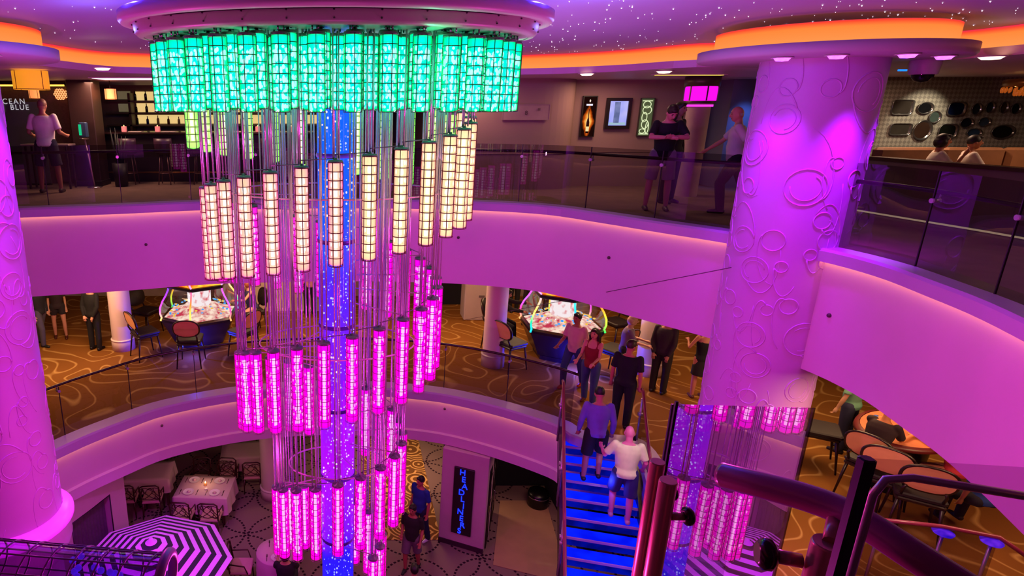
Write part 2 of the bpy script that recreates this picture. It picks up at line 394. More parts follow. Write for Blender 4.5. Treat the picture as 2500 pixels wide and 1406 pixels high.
# --- railings
m_rail = M('dark_handrail', '2a1216', .25, noise=.1); m_glass = GLASS('rail_glass', 'b8b0b8', .04); m_clamp = M('clamp_metal', 'b8a8c0', .3, metal=.6)
m_seam = M('dark_seam', '1a1016', .5)
def railing(name, label, curve, h, hr, step, side=-.07, gh=None):
    """glass panels along a curve, a round handrail on the walking side, clamps at the seams"""
    t = thing(name, label, 'railing', curve[0]); o = curve[0]
    L = [0.0]
    for i in range(1, len(curve)): L.append(L[-1]+(curve[i]-curve[i-1]).length)
    def at(s):
        for i in range(1, len(curve)):
            if s <= L[i] or i == len(curve)-1:
                u = (s-L[i-1])/max(1e-6, L[i]-L[i-1]); d = (curve[i]-curve[i-1]).normalized(); return curve[i-1].lerp(curve[i], u)-o, d
    n = max(1, round(L[-1]/step)); dz = Vector((0, 0, 1))
    for k in range(n):
        a0, a1 = L[-1]*k/n+.006, L[-1]*(k+1)/n-.006
        ps = [at(a0+(a1-a0)*j/4)[0] for j in range(5)]
        MB().ribbon([ps, [p+dz*h for p in ps]]).build('glass_panel', m_glass, t)
        for s in ([a0-.006] if k else []):
            p, d = at(s); nrm = Vector((d.y, -d.x, 0))
            MB().box(p+dz*h/2, (.012, .016, h), rz=math.atan2(d.y, d.x)).build('seam', m_seam, t)
            q = p+dz*(hr-.09)
            c = MB(); c.cyl(q+nrm*.02, q+nrm*side, .026, n=14); c.tube([q+nrm*side*.8, q+nrm*side+dz*.09], .009, 6); c.build('clamp', m_clamp, t)
    pts = [at(L[-1]*j/(n*4))[0] for j in range(n*4+1)]
    fl = [(at(L[-1]*j/(n*4))[1]) for j in range(n*4+1)]
    MB().tube([p+dz*hr+Vector((d.y, -d.x, 0))*side for p, d in zip(pts, fl)], .026, 10).build('handrail', m_rail, t)
    return t
def sub(curve, f):
    return [p for p in curve if f(p)]
iR = min(range(len(C1)), key=lambda i: (C1[i]-Vector((RC[0], RC[1], 0))).length)
railing('glass_railing', 'long curved glass balustrade with dark handrail round the far upper balcony', [p for p in C1[14:iR-1]], 1.02, .9, 1.25)
railing('glass_railing', 'glass balustrade with dark handrail curving from the carved column past the mirror wall', [p for p in C1[iR+2:-6]], 1.02, .8, 1.15)
iS = min(range(len(C2)), key=lambda i: (C2[i]-Vector((4.1, 10.45, Z2))).length)
railing('glass_railing', 'curved glass balustrade round the casino floor edge, behind the chandelier', C2[10:iS], .98, .98, 1.35)
# ================================================================== the chandelier
CHX, CHY = -.07, 5.8
ch = thing('chandelier', 'huge tiered chandelier of glowing green, cream and magenta glass tubes around a blue core', 'chandelier', (CHX, CHY, 2.2))
KB = .62
pl = MB(); pl.lathe([(1.66, .02), (1.71, .026), (1.735, .05), (1.75, .13)], 72, sx=1, sy=KB); pl.lathe([(0, .03), (1.68, .024)], 72, sx=1, sy=KB)
canopy = pl.build('canopy_drum', M('canopy_satin', 'a4ae98', .35, noise=.03), ch)
gp = MB(); gp.lathe([(1.72, .12), (1.69, .155)], 72, sx=1, sy=KB*1.04); gp.build('shadow_gap', M('gap_black', '0c080c', .9), canopy)
sw = MB()
for i in range(32):
    a = 2*PI*i/32
    for z, rr in ((.06, 1.742), (.115, 1.752)): sw.ell((rr*math.cos(a), rr*KB*math.sin(a), z), (.008, .008, .006), 8, 4)
tag(sw.build('screw_heads', M('screw_dark', '2a2026', .5), canopy), kind='stuff')
dk = MB(); dk.lathe([(1.68, .14), (1.79, .115), (1.84, .12), (1.865, .15), (1.865, .215), (1.84, .23), (0, .235)], 80, sx=1, sy=KB*1.06)
dk.build('ceiling_disc', M('disc_paint', 'b8b4b0', .4, noise=.02), ch)
DISC_Z = 2.2
# --- one glass tube of each colour, shared by all copies
def wire_cage(L, r, rows, cols, w):
    mb = MB()
    for i in range(rows+1): mb.tube([(r*math.cos(2*PI*k/14), r*math.sin(2*PI*k/14), -L*i/rows) for k in range(14)], w, 4, closed=True)
    for k in range(cols):
        a = 2*PI*k/cols+.3; mb.tube([(r*math.cos(a), r*math.sin(a), -.002), (r*math.cos(a), r*math.sin(a), -L+.002)], w, 4)
    return mb.mesh('cage')
def tube_mesh(L, r, z0, z1):
    prof = [(r*.6, -z0), (r, -z0-.012)]
    n = max(2, round((z1-z0)/.07))
    for i in range(n):
        za, zb = z0+.012+(z1-z0-.03)*i/n, z0+.012+(z1-z0-.03)*(i+1)/n
        prof += [(r*1.02, -(za+zb)/2), (r*.985, -zb)]
    prof += [(r*.8, -z1+.008), (0, -z1)]
    mb = MB(); mb.lathe(prof, 16); return mb.mesh('glass')
def core_mesh(L, rows, kind, r):
    mb = MB(); rr = random.Random(4); s = L/rows
    if kind == 'rod':
        for i in range(1, rows-1):
            za = -s*i-.008; zb = -s*(i+1)+.008
            mb.cyl((0, 0, za), (0, 0, zb), r*.26, n=8)
            for k in range(6):
                a = 2*PI*k/6+.8
                if rr.random() < .35: mb.ell((r*.7*math.cos(a), r*.7*math.sin(a), (za+zb)/2), (.006, .006, s*.3), 6, 4)
    else:
        for i in range(1, rows):
            for k in range(7):
                a = 2*PI*k/7+rr.uniform(-.2, .2); h = rr.uniform(.2, .8)
                mb.ell((r*.72*math.cos(a), r*.72*math.sin(a), -s*(i+h)), (.011, .011, rr.choice((.011, .018, .03))), 6, 5)
    return mb.mesh('core')
KINDS = {}
def tube_kind(nm, L, r, rows, cols, ck, shell, wire, core, wireW):
    me = tube_mesh(L, r*.95, .0, L); me.materials.append(shell)
    cg = wire_cage(L, r, rows, cols, wireW); cg.materials.append(wire)
    co = core_mesh(L, rows, ck, r); co.materials.append(core)
    cap = MB(); cap.lathe([(0, .035), (.012, .035), (.014, .02), (r*.95, .016), (r*1.02, .006), (r*1.02, -.004), (0, -.006)], 16); cm = cap.mesh('cap'); cm.materials.append(M('cap_metal', '6f7f78', .4, metal=.3))
    KINDS[nm] = (me, cg, co, cm, L)
rodmesh = MB(); rodmesh.cyl((.028, 0, 0), (.028, 0, 1), .0068, n=6)
rodmesh = rodmesh.mesh('rod'); rodmesh.materials.append(M('rod_steel', 'd8c8d8', .25, metal=.75))
W = lambda c: M('wire_'+c, c, .5)
tube_kind('green', .55, .071, 8, 6, 'dots', SHELL('green_glass', '00f8d0', 1.5, .68, '00d060'), W('0a5a1e'), EM('green_core', 'd8fff8', 3), .0032)
tube_kind('lime', .80, .061, 12, 6, 'rod', SHELL('lime_glass', 'd8ff8a', 1.25, .68, '7aff5a'), W('31502a'), EM('lime_core', 'fffff0', 3.2), .0034)
tube_kind('cream', .86, .061, 12, 6, 'rod', SHELL('cream_glass', 'ffe2a8', 1.4, .68, 'ff9a88'), W('6a1410'), EM('cream_core', 'fffdf0', 3.2), .004)
tube_kind('rose', .86, .061, 12, 6, 'rod', SHELL('rose_glass', 'ffc8a4', 1.4, .68, 'ff5aa0'), W('7a1420'), EM('rose_core', 'fff8ee', 3.2), .004)
tube_kind('pink', .84, .058, 12, 6, 'rod', SHELL('pink_glass', 'ff20d0', 1.4, .72, 'fa00b8'), W('8a0a60'), EM('pink_core', 'ffeaff', 3.2), .0034)
tube_kind('magenta', .84, .058, 12, 6, 'rod', SHELL('magenta_glass', 'f800ea', 1.4, .74, 'ff00b0'), W('a00c8a'), EM('magenta_core', 'fff0ff', 3.2), .003)
TUBE_LABEL = {'green': 'green glass light tube in a wire cage', 'lime': 'yellow-green glass light tube', 'cream': 'cream glowing glass light tube', 'rose': 'rose-cream glowing glass light tube', 'pink': 'hot pink glass light tube', 'magenta': 'magenta glass light tube'}
def hang(kind, name, x, y, ztop, rot):
    me, cg, co, cm, L = KINDS[kind]
    o = bpy.data.objects.new(name, me); COL.objects.link(o); o.parent = ch; o.location = (x, y, ztop-2.2); o.rotation_euler.z = rot
    o['label'] = TUBE_LABEL[kind]
    for nm, m in (('wire_cage', cg), ('lamp_core', co), ('end_cap', cm), ('hanging_rod', rodmesh), ('hanging_rod', rodmesh), ('hanging_rod', rodmesh)):
        c = bpy.data.objects.new(nm, m); COL.objects.link(c); c.parent = o
        if nm == 'hanging_rod': c.location.z = .03; c.rotation_euler.z = 2.0944*len(o.children); c.scale.z = max(.02, 2.225-ztop-.03)
    return o
n1 = 36
for k in range(n1):
    a = 2*PI*(k+.5)/n1; hang('green', 'ring_light_tube', 1.555*math.cos(a), 1.555*KB*math.sin(a), 2.165, a+k)
for n_, ra, zt in ((34, 1.38, 2.19), (28, 1.12, 2.18)):
    for k in range(n_):
        a = 2*PI*(k+.1)/n_; hang('green', 'ring_light_tube', ra*math.cos(a), ra*KB*math.sin(a), zt, a*2)
def interp(t, tab):
    for (a, u), (b, v) in zip(tab, tab[1:]):
        if t <= b: return u+(v-u)*(t-a)/(b-a)
    return tab[-1][1]
RT = [(-.5, 1.36), (0, 1.22), (.5, 1.22), (1, .98), (1.5, .98), (2, .68), (2.5, .66), (3.2, .42)]
ZT = [(-.5, 1.3), (0, .69), (.5, .04), (1, -.85), (1.5, -1.58), (2, -2.55), (2.5, -3.14), (3.2, -4.1)]
t_ = -.48; prev = None; spokes = MB(); links = MB(); k = 0
while t_ < 3.1:
    th = -2*PI*t_; a = interp(t_, RT); zb = interp(t_, ZT)
    kind = 'lime' if t_ < -.06 else 'cream' if t_ < .22 else 'rose' if t_ < .5 else 'pink' if t_ < .8 else 'magenta'
    L = KINDS[kind][4]; x, y = a*math.cos(th), a*KB*math.sin(th); zt = zb+L
    hang(kind, 'spiral_light_tube', x, y, zt, th+k*.7)
    if prev and t_ < 2.4: links.tube([prev, (x, y, zt+.06-2.2)], .0045, 5)
    prev = (x, y, zt+.03-2.2)
    if k % 2 == 0 and t_ > .5: spokes.tube([(x, y, zt+.04-2.2), (x*.2, y*.2, zt+.05-2.2)], .006, 5)
    t_ += .0365 if t_ < 1 else .042 if t_ < 2 else .056; k += 1
links.build('link_rods', M('link_steel', '8a7a8a', .35, metal=.6), ch)
spokes.build('support_spokes', M('spoke_pink', 'e0a0d8', .3, metal=.4), ch)
for z, a in ((.9, 1.0), (-.62, .78), (-2.0, .52)): MB().tube([(a*math.cos(2*PI*i/40), a*KB*math.sin(2*PI*i/40), z-2.2) for i in range(40)], .008, 6, closed=True).build('support_hoop', M('spoke_pink', 'e0a0d8'), ch)
# --- blue acrylic core
t = NT('core_acrylic'); tr = t.n('BsdfTransparent'); e = t.n('Emission'); tc = t.n('TexCoord'); sx = t.n('SeparateXYZ'); t.l(tc.outputs['Object'], sx.inputs[0])
nz = t.n('TexNoise'); nz.inputs['Scale'].default_value = 2.2; t.l(tc.outputs['Object'], nz.inputs['Vector'])
h = t.math('ADD', t.math('MULTIPLY_ADD', sx.outputs[2], .154, 1.0), t.math('MULTIPLY', t.math('SUBTRACT', nz.outputs['Fac'], .5), .12))
t.l(t.ramp(h, [(0, '1020ff'), (.17, '2a14ff'), (.25, '8a10ff'), (.36, 'a808f0'), (.52, '7a10ff'), (.66, '4a20ff'), (.76, '1450ff'), (1, '1060ff')]), e.inputs[0])
lw = t.n('LayerWeight'); lw.inputs[0].default_value = .5
mx = t.n('MixShader'); t.l(t.math('MULTIPLY_ADD', lw.outputs['Facing'], .4, .5), mx.inputs[0]); t.l(tr.outputs[0], mx.inputs[1]); t.l(e.outputs[0], mx.inputs[2]); e.inputs[1].default_value = 1.35
m_core = t.surf(mx.outputs[0]); m_core.cycles.emission_sampling = 'NONE'
bub = MB(); rr = random.Random(9)
for k in range(8):
    a = 2*PI*k/8; x, y, r = (.125*math.cos(a), .125*math.sin(a), .05) if k < 7 else (0, 0, .06)
    mb = MB(); mb.lathe([(r, 0), (r, -6.6), (r*.6, -6.64), (0, -6.65)], 14, (x, y, 0)); mb.build('acrylic_core_tube', m_core, ch)
    z = 0
    while z < 6.5:
        z += rr.uniform(.02, .09) if k % 3 else .028
        b = rr.uniform(0, 6.28); q = rr.choice((.005, .007, .009)); bub.ell((x+r*.8*math.cos(b), y+r*.8*math.sin(b), -z), (q, q, q*1.3), 6, 4)
tag(bub.build('core_bubbles', EM('bubble_glow', 'a8c4ff', 3, col2='ffd8ff', scale=1.2), ch), kind='stuff')
for z in (-.95, -1.75, -2.6, -3.5, -4.3, -5.1): MB().lathe([(.185, z), (.19, z-.02), (.185, z-.04)], 24).build('core_collar', M('collar_violet', '5a2ac0', .3, metal=.3), ch)
# ================================================================== people
def limb(mb, pts, rad, n=12, flat=None):
    """closed tapered limb with round ends along joints"""
    P = [Vector(p) for p in pts]; P2 = [P[0]]; R2 = [rad[0]]
    for i in range(len(P)-1):
        for j in (1, 2, 3): P2.append(P[i].lerp(P[i+1], j/3)); R2.append(rad[i]+(rad[i+1]-rad[i])*j/3)
    mb.tube(P2, R2, n); mb.ell(P[0], (rad[0],)*3, n, 8); mb.ell(P[-1], (rad[-1],)*3, n, 8)
    for p, r in zip(P[1:-1], rad[1:-1]): mb.ell(p, (r,)*3, n, 8)
def hemmed(mb, pts, rad, n=14):
    """sleeve or trouser leg: round at the top joint, cut flat at the hem"""
    P = [Vector(p) for p in pts]; mb.tube(P, rad, n); mb.ell(P[0], (rad[0],)*3, n, 8)
def remeshed(mb, name, mat, parent, vox, smooth=3):
    o = mb.build(name, mat, parent)
    m = o.modifiers.new('fuse', 'REMESH'); m.mode = 'VOXEL'; m.voxel_size = vox; m.use_smooth_shade = True
    s = o.modifiers.new('soften', 'SMOOTH'); s.iterations = smooth; s.factor = .5
    return o
SKIN = 'c08a70'
def person(label, loc, face, h=1.75, lean=0, turn=0, arms=None, legs=None, head=(0, 0), top=('shirt', 'c0c0c0', 'short'), bottom=('trousers', '222230', 'long'),
           hair=('short', '2a1a14'), shoes='181418', skin=SKIN, build=1.0, seat=None, fem=False, extras=None, name='person', group=None):
    """figure facing local -Y; lean = forward pitch of the torso; head = (nod, turn)"""
    u = h/1.75; t = thing(name, label, 'person', loc, face, group)
    ms = M('skin_'+skin, skin, .55, noise=.06, scale=9)
    hipz = .93; J = {}
    Lm = Matrix.Rotation(lean, 3, 'X')  # positive: forward (towards -Y)
    hip = Vector((0, 0, hipz))
    def tor(x, y, z): return hip+Matrix.Rotation(turn, 3, 'Z')@(Lm@Vector((x, y, z-hipz)))
    sw = (.172 if not fem else .155)*min(1.12, build); hw = .095 if not fem else .1
    neck, chin = tor(0, .0, 1.47), tor(0, -.012, 1.53)
    Hm = Matrix.Rotation(turn, 3, 'Z')@Lm@Matrix.Rotation(head[1], 3, 'Z')@Matrix.Rotation(head[0], 3, 'X')
    hc = chin+Hm@Vector((0, -.01, .095))
    ARM = {'L': ((.16, .05, -1), (.04, -.2, -1)), 'R': ((-.16, .05, -1), (-.04, -.2, -1))}
    ARM.update(arms or {})
    LEG = {'L': ((.03, 0, -1), (.0, .03, -1)), 'R': ((-.03, 0, -1), (0, .03, -1))}
    LEG.update(legs or {})
    pts = {}
    for s, q in (('L', 1), ('R', -1)):
        sh = tor(q*sw, .0, 1.42); ua, fa = [Vector(v).normalized() for v in ARM[s]]
        el = sh+ua*.29; wr = el+fa*.25; pts[s] = (sh, el, wr, fa, ua)
        hj = hip+Vector((q*hw, 0, 0)); th, sk = [Vector(v).normalized() for v in LEG[s]]
        kn = hj+th*.43; an = kn+sk*.41; pts['l'+s] = (hj, kn, an, th, sk)
    low = min(pts['lL'][2].z, pts['lR'][2].z)-.075
    dz = Vector((0, 0, -low)) if seat is None else Vector((0, 0, seat/u-hipz+.09))
    S = lambda p: (Vector(p)+dz)*u
    b = MB()
    # torso: stacked ellipses
    def torso(mb, k, z0, z1, add=0.0):
        prof = [(.88, .145, .10), (.95, .155, .112), (1.03, .135, .10), (1.12, .145, .105), (1.22, .165, .115), (1.32, .182, .112), (1.39, .172, .095), (1.44, .115, .072), (1.48, .06, .055)]
        if fem: prof = [(z, rx*(.93 if z > 1.0 else 1.03), ry*(1.06 if 1.2 < z < 1.35 else .97)) for z, rx, ry in prof]
        rows = []
        for z, rx, ry in prof:
            if z < z0-.001 or z > z1+.001: continue
            bel = (1+.55*(build-1)*(1 if z < 1.2 else .5)); yoff = -.03*(build-1)*(4 if .95 < z < 1.2 else 0)
            rows.append([S(tor((rx*bel+add)*k*math.cos(2*PI*i/20), (ry*bel*(1+.35*(build-1)*3*(z < 1.2))+add)*k*math.sin(2*PI*i/20)+yoff, z)) for i in range(20)])
        mb.ribbon(rows, closed=True); n = len(mb.v)
        mb.f.append(tuple(range(n-20*len(rows)+19, n-20*len(rows)-1, -1))); mb.sm.append(True)
        mb.f.append(tuple(range(n-20, n))); mb.sm.append(True)
    torso(b, .93, .86, 1.49)
    limb(b, [S(tor(0, .005, 1.44)), S(chin+Hm@Vector((0, .01, .02)))], [.058*u, .052*u])
    Q = lambda v: S(hc+Hm@Vector(v))
    b.ell(S(hc), (.074*u, .094*u, .112*u), 18, 12, Hm); b.ell(Q((0, -.03, -.062)), (.052*u, .055*u, .055*u), 14, 8, Hm)
    b.ell(Q((0, -.1, -.015)), (.014*u, .02*u, .028*u), 8, 6, Hm)
    for q in (-1, 1): b.ell(Q((q*.075, .005, -.015)), (.012*u, .022*u, .033*u), 8, 6, Hm)
    for s, q in (('L', 1), ('R', -1)):
        sh, el, wr, fa, ua = pts[s]; k = .93+.2*(build-1); k *= .85 if fem else 1
        limb(b, [S(sh), S(sh.lerp(el, .4)), S(el), S(el.lerp(wr, .35)), S(wr)], [.052*u*k, .05*u*k, .038*u*k, .04*u*k, .026*u*k])
        # hand: palm, four bent fingers, thumb
        n = fa.cross(Vector((q*1.0, 0.2, 0.1))); n = (n if n.length > .1 else fa.orthogonal()).normalized(); side = n.cross(fa).normalized()
        if side.y > 0: side = -side
        n = side.cross(fa).normalized()*(q)
        pc = wr+fa*.05
        b.tube([S(wr+fa*.0), S(wr+fa*.045), S(wr+fa*.09)], [.025*u, .033*u, .034*u], 10)
        for i, ln in enumerate((.062, .07, .066, .05)):
            base = wr+fa*.085+side*(.027-.018*i); mid = base+(fa*.85+n*.35).normalized()*ln*.55; tip = mid+(fa*.45+n*.8).normalized()*ln*.5
            limb(b, [S(base-fa*.02), S(mid), S(tip)], [.0095*u, .009*u, .0078*u], 8)
        tb = wr+fa*.03+side*.028
        limb(b, [S(tb), S(tb+(side*.7+fa*.6).normalized()*.035), S(tb+(side*.5+fa*.8+n*.3).normalized()*.065)], [.012*u, .011*u, .009*u], 8)
        hj, kn, an, th, sk = pts['l'+s]; kk = (.95+.3*(build-1))*(1.02 if fem else 1)
        limb(b, [S(hj+Vector((0, 0, .0))), S(hj.lerp(kn, .45)), S(kn), S(kn.lerp(an, .35)), S(an)], [.088*u*kk, .078*u*kk, .055*u*kk, .056*u*kk, .036*u*kk], 14)
        ft = Vector((sk.x*.2, -1, 0)).normalized(); ft = (ft+Vector((0, 0, -.0))).normalized()
        if an.z-low > .2: ft = (ft+Vector((0, 0, -.9))).normalized()
        limb(b, [S(an+Vector((0, .03, -.04))), S(an+ft*.11+Vector((0, 0, -.048)))], [.036*u, .028*u], 10)
    remeshed(b, 'body', ms, t, .0105*u, 2)
    # face
    if hair is not None:
        e = MB()
        for q in (-1, 1): e.ell(Q((q*.03, -.083, .008)), (.013*u, .008*u, .007*u), 8, 5, Hm); e.ell(Q((q*.03, -.086, .03)), (.02*u, .006*u, .0045*u), 8, 4, Hm)
        e.ell(Q((0, -.079, -.062)), (.022*u, .008*u, .006*u), 8, 4, Hm)
        e.build('face_features', M('face_dark', '4a2420', .5), t)
        style, hcx = hair; mh = M('hair_'+hcx, hcx, .5, noise=.3, scale=30)
        hb = MB()
        if style == 'bald': hb.lathe([(.076*u, -.03), (.078*u, -.005), (.075*u, .01)], 16, Q((0, .012, 0)), a0=.25, a1=PI-.25)
        else:
            hb.ell(Q((0, .014, .03)), (.083*u, .098*u, .098*u), 18, 10, Hm)
            hb.ell(Q((0, -.055, .088)), (.058*u, .045*u, .026*u), 12, 6, Hm)
            if style == 'long':
                for q in (-1, 0, 1): limb(hb, [Q((q*.05, .045, .03)), Q((q*.062, .07, -.08)), Q((q*.07, .085, -.19)), Q((q*.05, .09, -.31))], [.05*u, .056*u, .05*u, .022*u], 10)
                for q in (-1, 1): limb(hb, [Q((q*.07, -.0, .03)), Q((q*.083, .01, -.07)), Q((q*.09, .02, -.2))], [.02*u, .03*u, .015*u], 8)
            elif style == 'bob':
                hb.ell(Q((0, .03, -.02)), (.1*u, .1*u, .105*u), 16, 8, Hm)
            elif style == 'bun':
                hb.ell(Q((0, .075, .105)), (.045*u, .045*u, .045*u), 12, 8, Hm)
            elif style == 'cap':
                hb.tube([Q((0, -.06, .06)), Q((0, -.17, .05))], [.07*u, .05*u], 10)
        if style in ('long', 'bob', 'short', 'bun'): remeshed(hb, 'hair', mh, t, .011*u, 2)
        else: hb.build('hair', mh, t)
    # clothes
    kind, colr, sleeve = top; mt = M('cloth_'+colr, colr, .85, noise=.14, scale=7)
    c = MB(); hem = {'dress': .9, 'tank': .93}.get(kind, .88)
    torso(c, 1.03, .86, 1.44 if kind != 'tank' else 1.33, .012)
    if kind == 'tank':
        for q in (-1, 1): limb(c, [S(tor(q*.09, -.085, 1.3)), S(tor(q*.095, -.02, 1.455)), S(tor(q*.09, .08, 1.3))], [.022*u]*3, 8)
    else:
        for s in 'LR':
            sh, el, wr, fa, ua = pts[s]; k = .98+.2*(build-1); k *= .85 if fem else 1
            if sleeve == 'short': hemmed(c, [S(sh), S(sh.lerp(el, .45)), S(sh.lerp(el, .82))], [.061*u*k, .062*u*k, .062*u*k], 14)
            elif sleeve == 'long': limb(c, [S(sh), S(sh.lerp(el, .45)), S(el), S(el.lerp(wr, .5)), S(el.lerp(wr, .95))], [.061*u*k, .06*u*k, .052*u*k, .05*u*k, .036*u*k], 12)
    remeshed(c, {'shirt': 'shirt', 'jacket': 'jacket', 'dress': 'dress', 'tank': 'tank_top', 'blouse': 'blouse'}[kind], mt, t, .0135*u, 3)
    kind, colr, ln = bottom; mb_ = M('cloth_'+colr, colr, .85, noise=.14, scale=7); c = MB()
    torso(c, 1.05, .86, 1.04, .006)
    if kind == 'skirt':
        a, k2 = pts['lL'][0], pts['lL'][1]; d = (k2-a); rows = []
        for f, rx, ry in ((0, .165, .125), (.4, .19, .15), (.85, .2, .165)):
            cc = S(hip+Vector((0, d.y*f, d.z*f))); rows.append([cc+Vector((rx*u*math.cos(2*PI*i/20), ry*u*math.sin(2*PI*i/20), 0)) for i in range(20)])
        c.ribbon(rows, closed=True); n = len(c.v); c.f.append(tuple(range(n-41-0, n-61, -1))); c.sm.append(True); c.f.append(tuple(range(n-20, n))); c.sm.append(True)
    for s in 'LR':
        hj, kn, an, th, sk = pts['l'+s]; kk = (1.02+.32*(build-1))
        if kind == 'skirt': continue
        if ln == 'long': limb(c, [S(hj), S(hj.lerp(kn, .5)), S(kn), S(kn.lerp(an, .5)), S(an+sk*-.0)], [.1*u*kk, .09*u*kk, .072*u*kk, .068*u*kk, .06*u*kk], 14)
        else: hemmed(c, [S(hj), S(hj.lerp(kn, .5)), S(hj.lerp(kn, .95 if ln == 'short' else .5))], [.105*u*kk, .1*u*kk, .096*u*kk], 16)
    remeshed(c, {'trousers': 'trousers', 'shorts': 'shorts', 'skirt': 'skirt'}[kind], mb_, t, .0135*u, 3)
    for s in 'LR':
        hj, kn, an, th, sk = pts['l'+s]; ft = Vector((sk.x*.2, -1, 0)).normalized()
        if an.z-low > .2: ft = (ft+Vector((0, 0, -.9))).normalized()
        c = MB(); limb(c, [S(an+Vector((0, .035, -.035))), S(an+ft*.06+Vector((0, 0, -.042))), S(an+ft*.15+Vector((0, 0, -.052)))], [.044*u, .042*u, .033*u], 12)
        remeshed(c, 'shoe', M('shoe_'+shoes, shoes, .5), t, .012*u, 2)
    return t, S, pts, Q
# ================================================================== upper storey (restaurant deck)
def wrect(x0, y0, x1, y1, Y):
    """photo rectangle -> centre and size on the plane y=Y"""
    a, b = ony((x0+x1)/2, y0, Y), ony((x0+x1)/2, y1, Y); l, r = ony(x0, (y0+y1)/2, Y), ony(x1, (y0+y1)/2, Y)
    return Vector(((l.x+r.x)/2, Y, (a.z+b.z)/2)), r.x-l.x, a.z-b.z
m_wall1 = M('taupe_wall', '8f6f68', .75, noise=.05, scale=1.2)
# centre wall with rounded corner
wp = smoothpath([Vector(v) for v in ((2.0, 12.9, 0), (3.2, 12.9, 0), (4.2, 12.92, 0), (4.65, 13.1, 0), (4.85, 13.5, 0))], 5)+[Vector((7.35, 13.5, 0))]
w = MB(); w.ribbon([atz(wp, 0), atz(wp, .72), atz(offset(wp, .012), .725), atz(offset(wp, .012), .74), atz(wp, .745), atz(wp, ZS)], smooth=False)
w.ribbon([[Vector((2.0, 12.9, 0)), Vector((2.0, 19, 0))], [Vector((2.0, 12.9, ZS)), Vector((2.0, 19, ZS))]]); struct('wall_back', w, m_wall1)
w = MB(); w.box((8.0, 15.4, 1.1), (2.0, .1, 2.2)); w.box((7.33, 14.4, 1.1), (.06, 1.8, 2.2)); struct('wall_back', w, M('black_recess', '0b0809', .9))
w = MB(); w.ribbon([[Vector((7.95, 15.3, 0)), Vector((7.95, 13.2, 0)), Vector((11.2, 13.2, 0))], [Vector((7.95, 15.3, ZS)), Vector((7.95, 13.2, ZS)), Vector((11.2, 13.2, ZS))]], smooth=False); struct('wall_back', w, M('blue_grey_wall', '77788e', .7, noise=.05))
lamp('SPOT', 'blue_wall_light', (8.15, 12.7, 2.15), 60, (.1, .25, 1), .05, spot=1.2, blend=.8, target=(8.35, 13.1, .9))
# wall pieces shown on the centre wall
def framed(name, label, cat, px, Y, frame_m, fw=.03, depth=.05):
    c, wd, ht = wrect(*px, Y); t = thing(name, label, cat, (c.x, Y, c.z-ht/2)); z = ht/2
    mb = MB()
    for s in (-1, 1): mb.box((s*(wd/2-fw/2), -depth/2, z), (fw, depth, ht)); mb.box((0, -depth/2, z+s*(ht/2-fw/2)), (wd-2*fw, depth, fw))
    mb.box((0, -.008, z), (wd-2*fw, .016, ht-2*fw)); mb.build('frame', frame_m, t)
    return t, wd-2*fw, ht-2*fw, z
m_blackf = M('black_frame', '140c0c', .4)
t, wd, ht, z = framed('wine_poster', 'tall backlit poster of a wine bottle against golden flames', 'poster', (1418, 234, 1453, 334), 13.48, m_blackf, .02)
g = NT('flame_picture'); e = g.n('Emission'); tc = g.n('TexCoord'); sx = g.n('SeparateXYZ'); g.l(tc.outputs['Object'], sx.inputs[0]); nz = g.n('TexNoise'); nz.inputs['Scale'].default_value = 6; g.l(tc.outputs['Object'], nz.inputs['Vector'])
ax = g.math('MULTIPLY', g.math('ABSOLUTE', sx.outputs[0]), 2/wd); v = g.math('MULTIPLY', g.math('ABSOLUTE', g.math('SUBTRACT', sx.outputs[2], z-.12*ht)), 2.3/ht)
d = g.math('ADD', g.math('ADD', g.math('MULTIPLY', ax, .55), g.math('MULTIPLY', v, .55)), g.math('MULTIPLY', nz.outputs['Fac'], .45))
g.l(g.ramp(d, [(.3, 'ffe9b0'), (.48, 'ffb24a'), (.66, 'c8500e'), (.85, '1c0806')]), e.inputs[0]); e.inputs[1].default_value = 1.0
mfl = g.surf(e.outputs[0]); mfl.cycles.emission_sampling = 'NONE'
MB().box((0, -.02, z), (wd, .006, ht)).build('picture', mfl, t)
bt = MB(); hb = ht*.62; z0 = z-ht*.43
bt.lathe([(0, 0), (wd*.12, 0), (wd*.12, hb*.45), (wd*.07, hb*.58), (wd*.035, hb*.66), (wd*.035, hb)], 16, (0, -.03, z0), sy=.15); bt.build('bottle_image', M('bottle_dark', '2a0c0a', .3), t)
MB().lathe([(wd*.125, hb*.08), (wd*.125, hb*.28)], 16, (0, -.031, z0), sy=.15).build('bottle_label', EM('label_cream', 'ffe9a8', .9), t)
MB().box((0, -.026, z+ht*.30), (wd*.5, .004, ht*.045)).build('title_bar', EM('title_white', 'f4f0ff', 1.0), t)
MB().ell((wd*.02, -.026, z+ht*.40), (wd*.06, .004, ht*.035), 8, 6).build('emblem', EM('emblem_cream', 'ffe8d8', .9), t)
t, wd, ht, z = framed('wall_screen', 'square wall screen in a black frame showing a pale blue picture', 'screen', (1477, 239, 1537, 314), 13.48, m_blackf, .065, .07)
MB().box((0, -.03, z), (wd, .006, ht)).build('screen', EM('screen_blue', '98a2ff', .95, col2='c4c0ff', scale=2), t)
mb = MB(); mb.box((-wd*.06, -.036, z+.02), (wd*.3, .006, ht*.86)); mb.ell((-wd*.08, -.036, z+ht*.12), (wd*.1, .006, ht*.09), 10, 6); mb.build('screen_figure', EM('screen_grey', '6c76a8', .8, col2='8a92c8', scale=5), t)
mb = MB(); mb.box((0, -.036, z-ht*.42), (wd*.9, .005, ht*.1)); mb.build('screen_foot', EM('screen_pale', 'a8c8d8', .9), t)
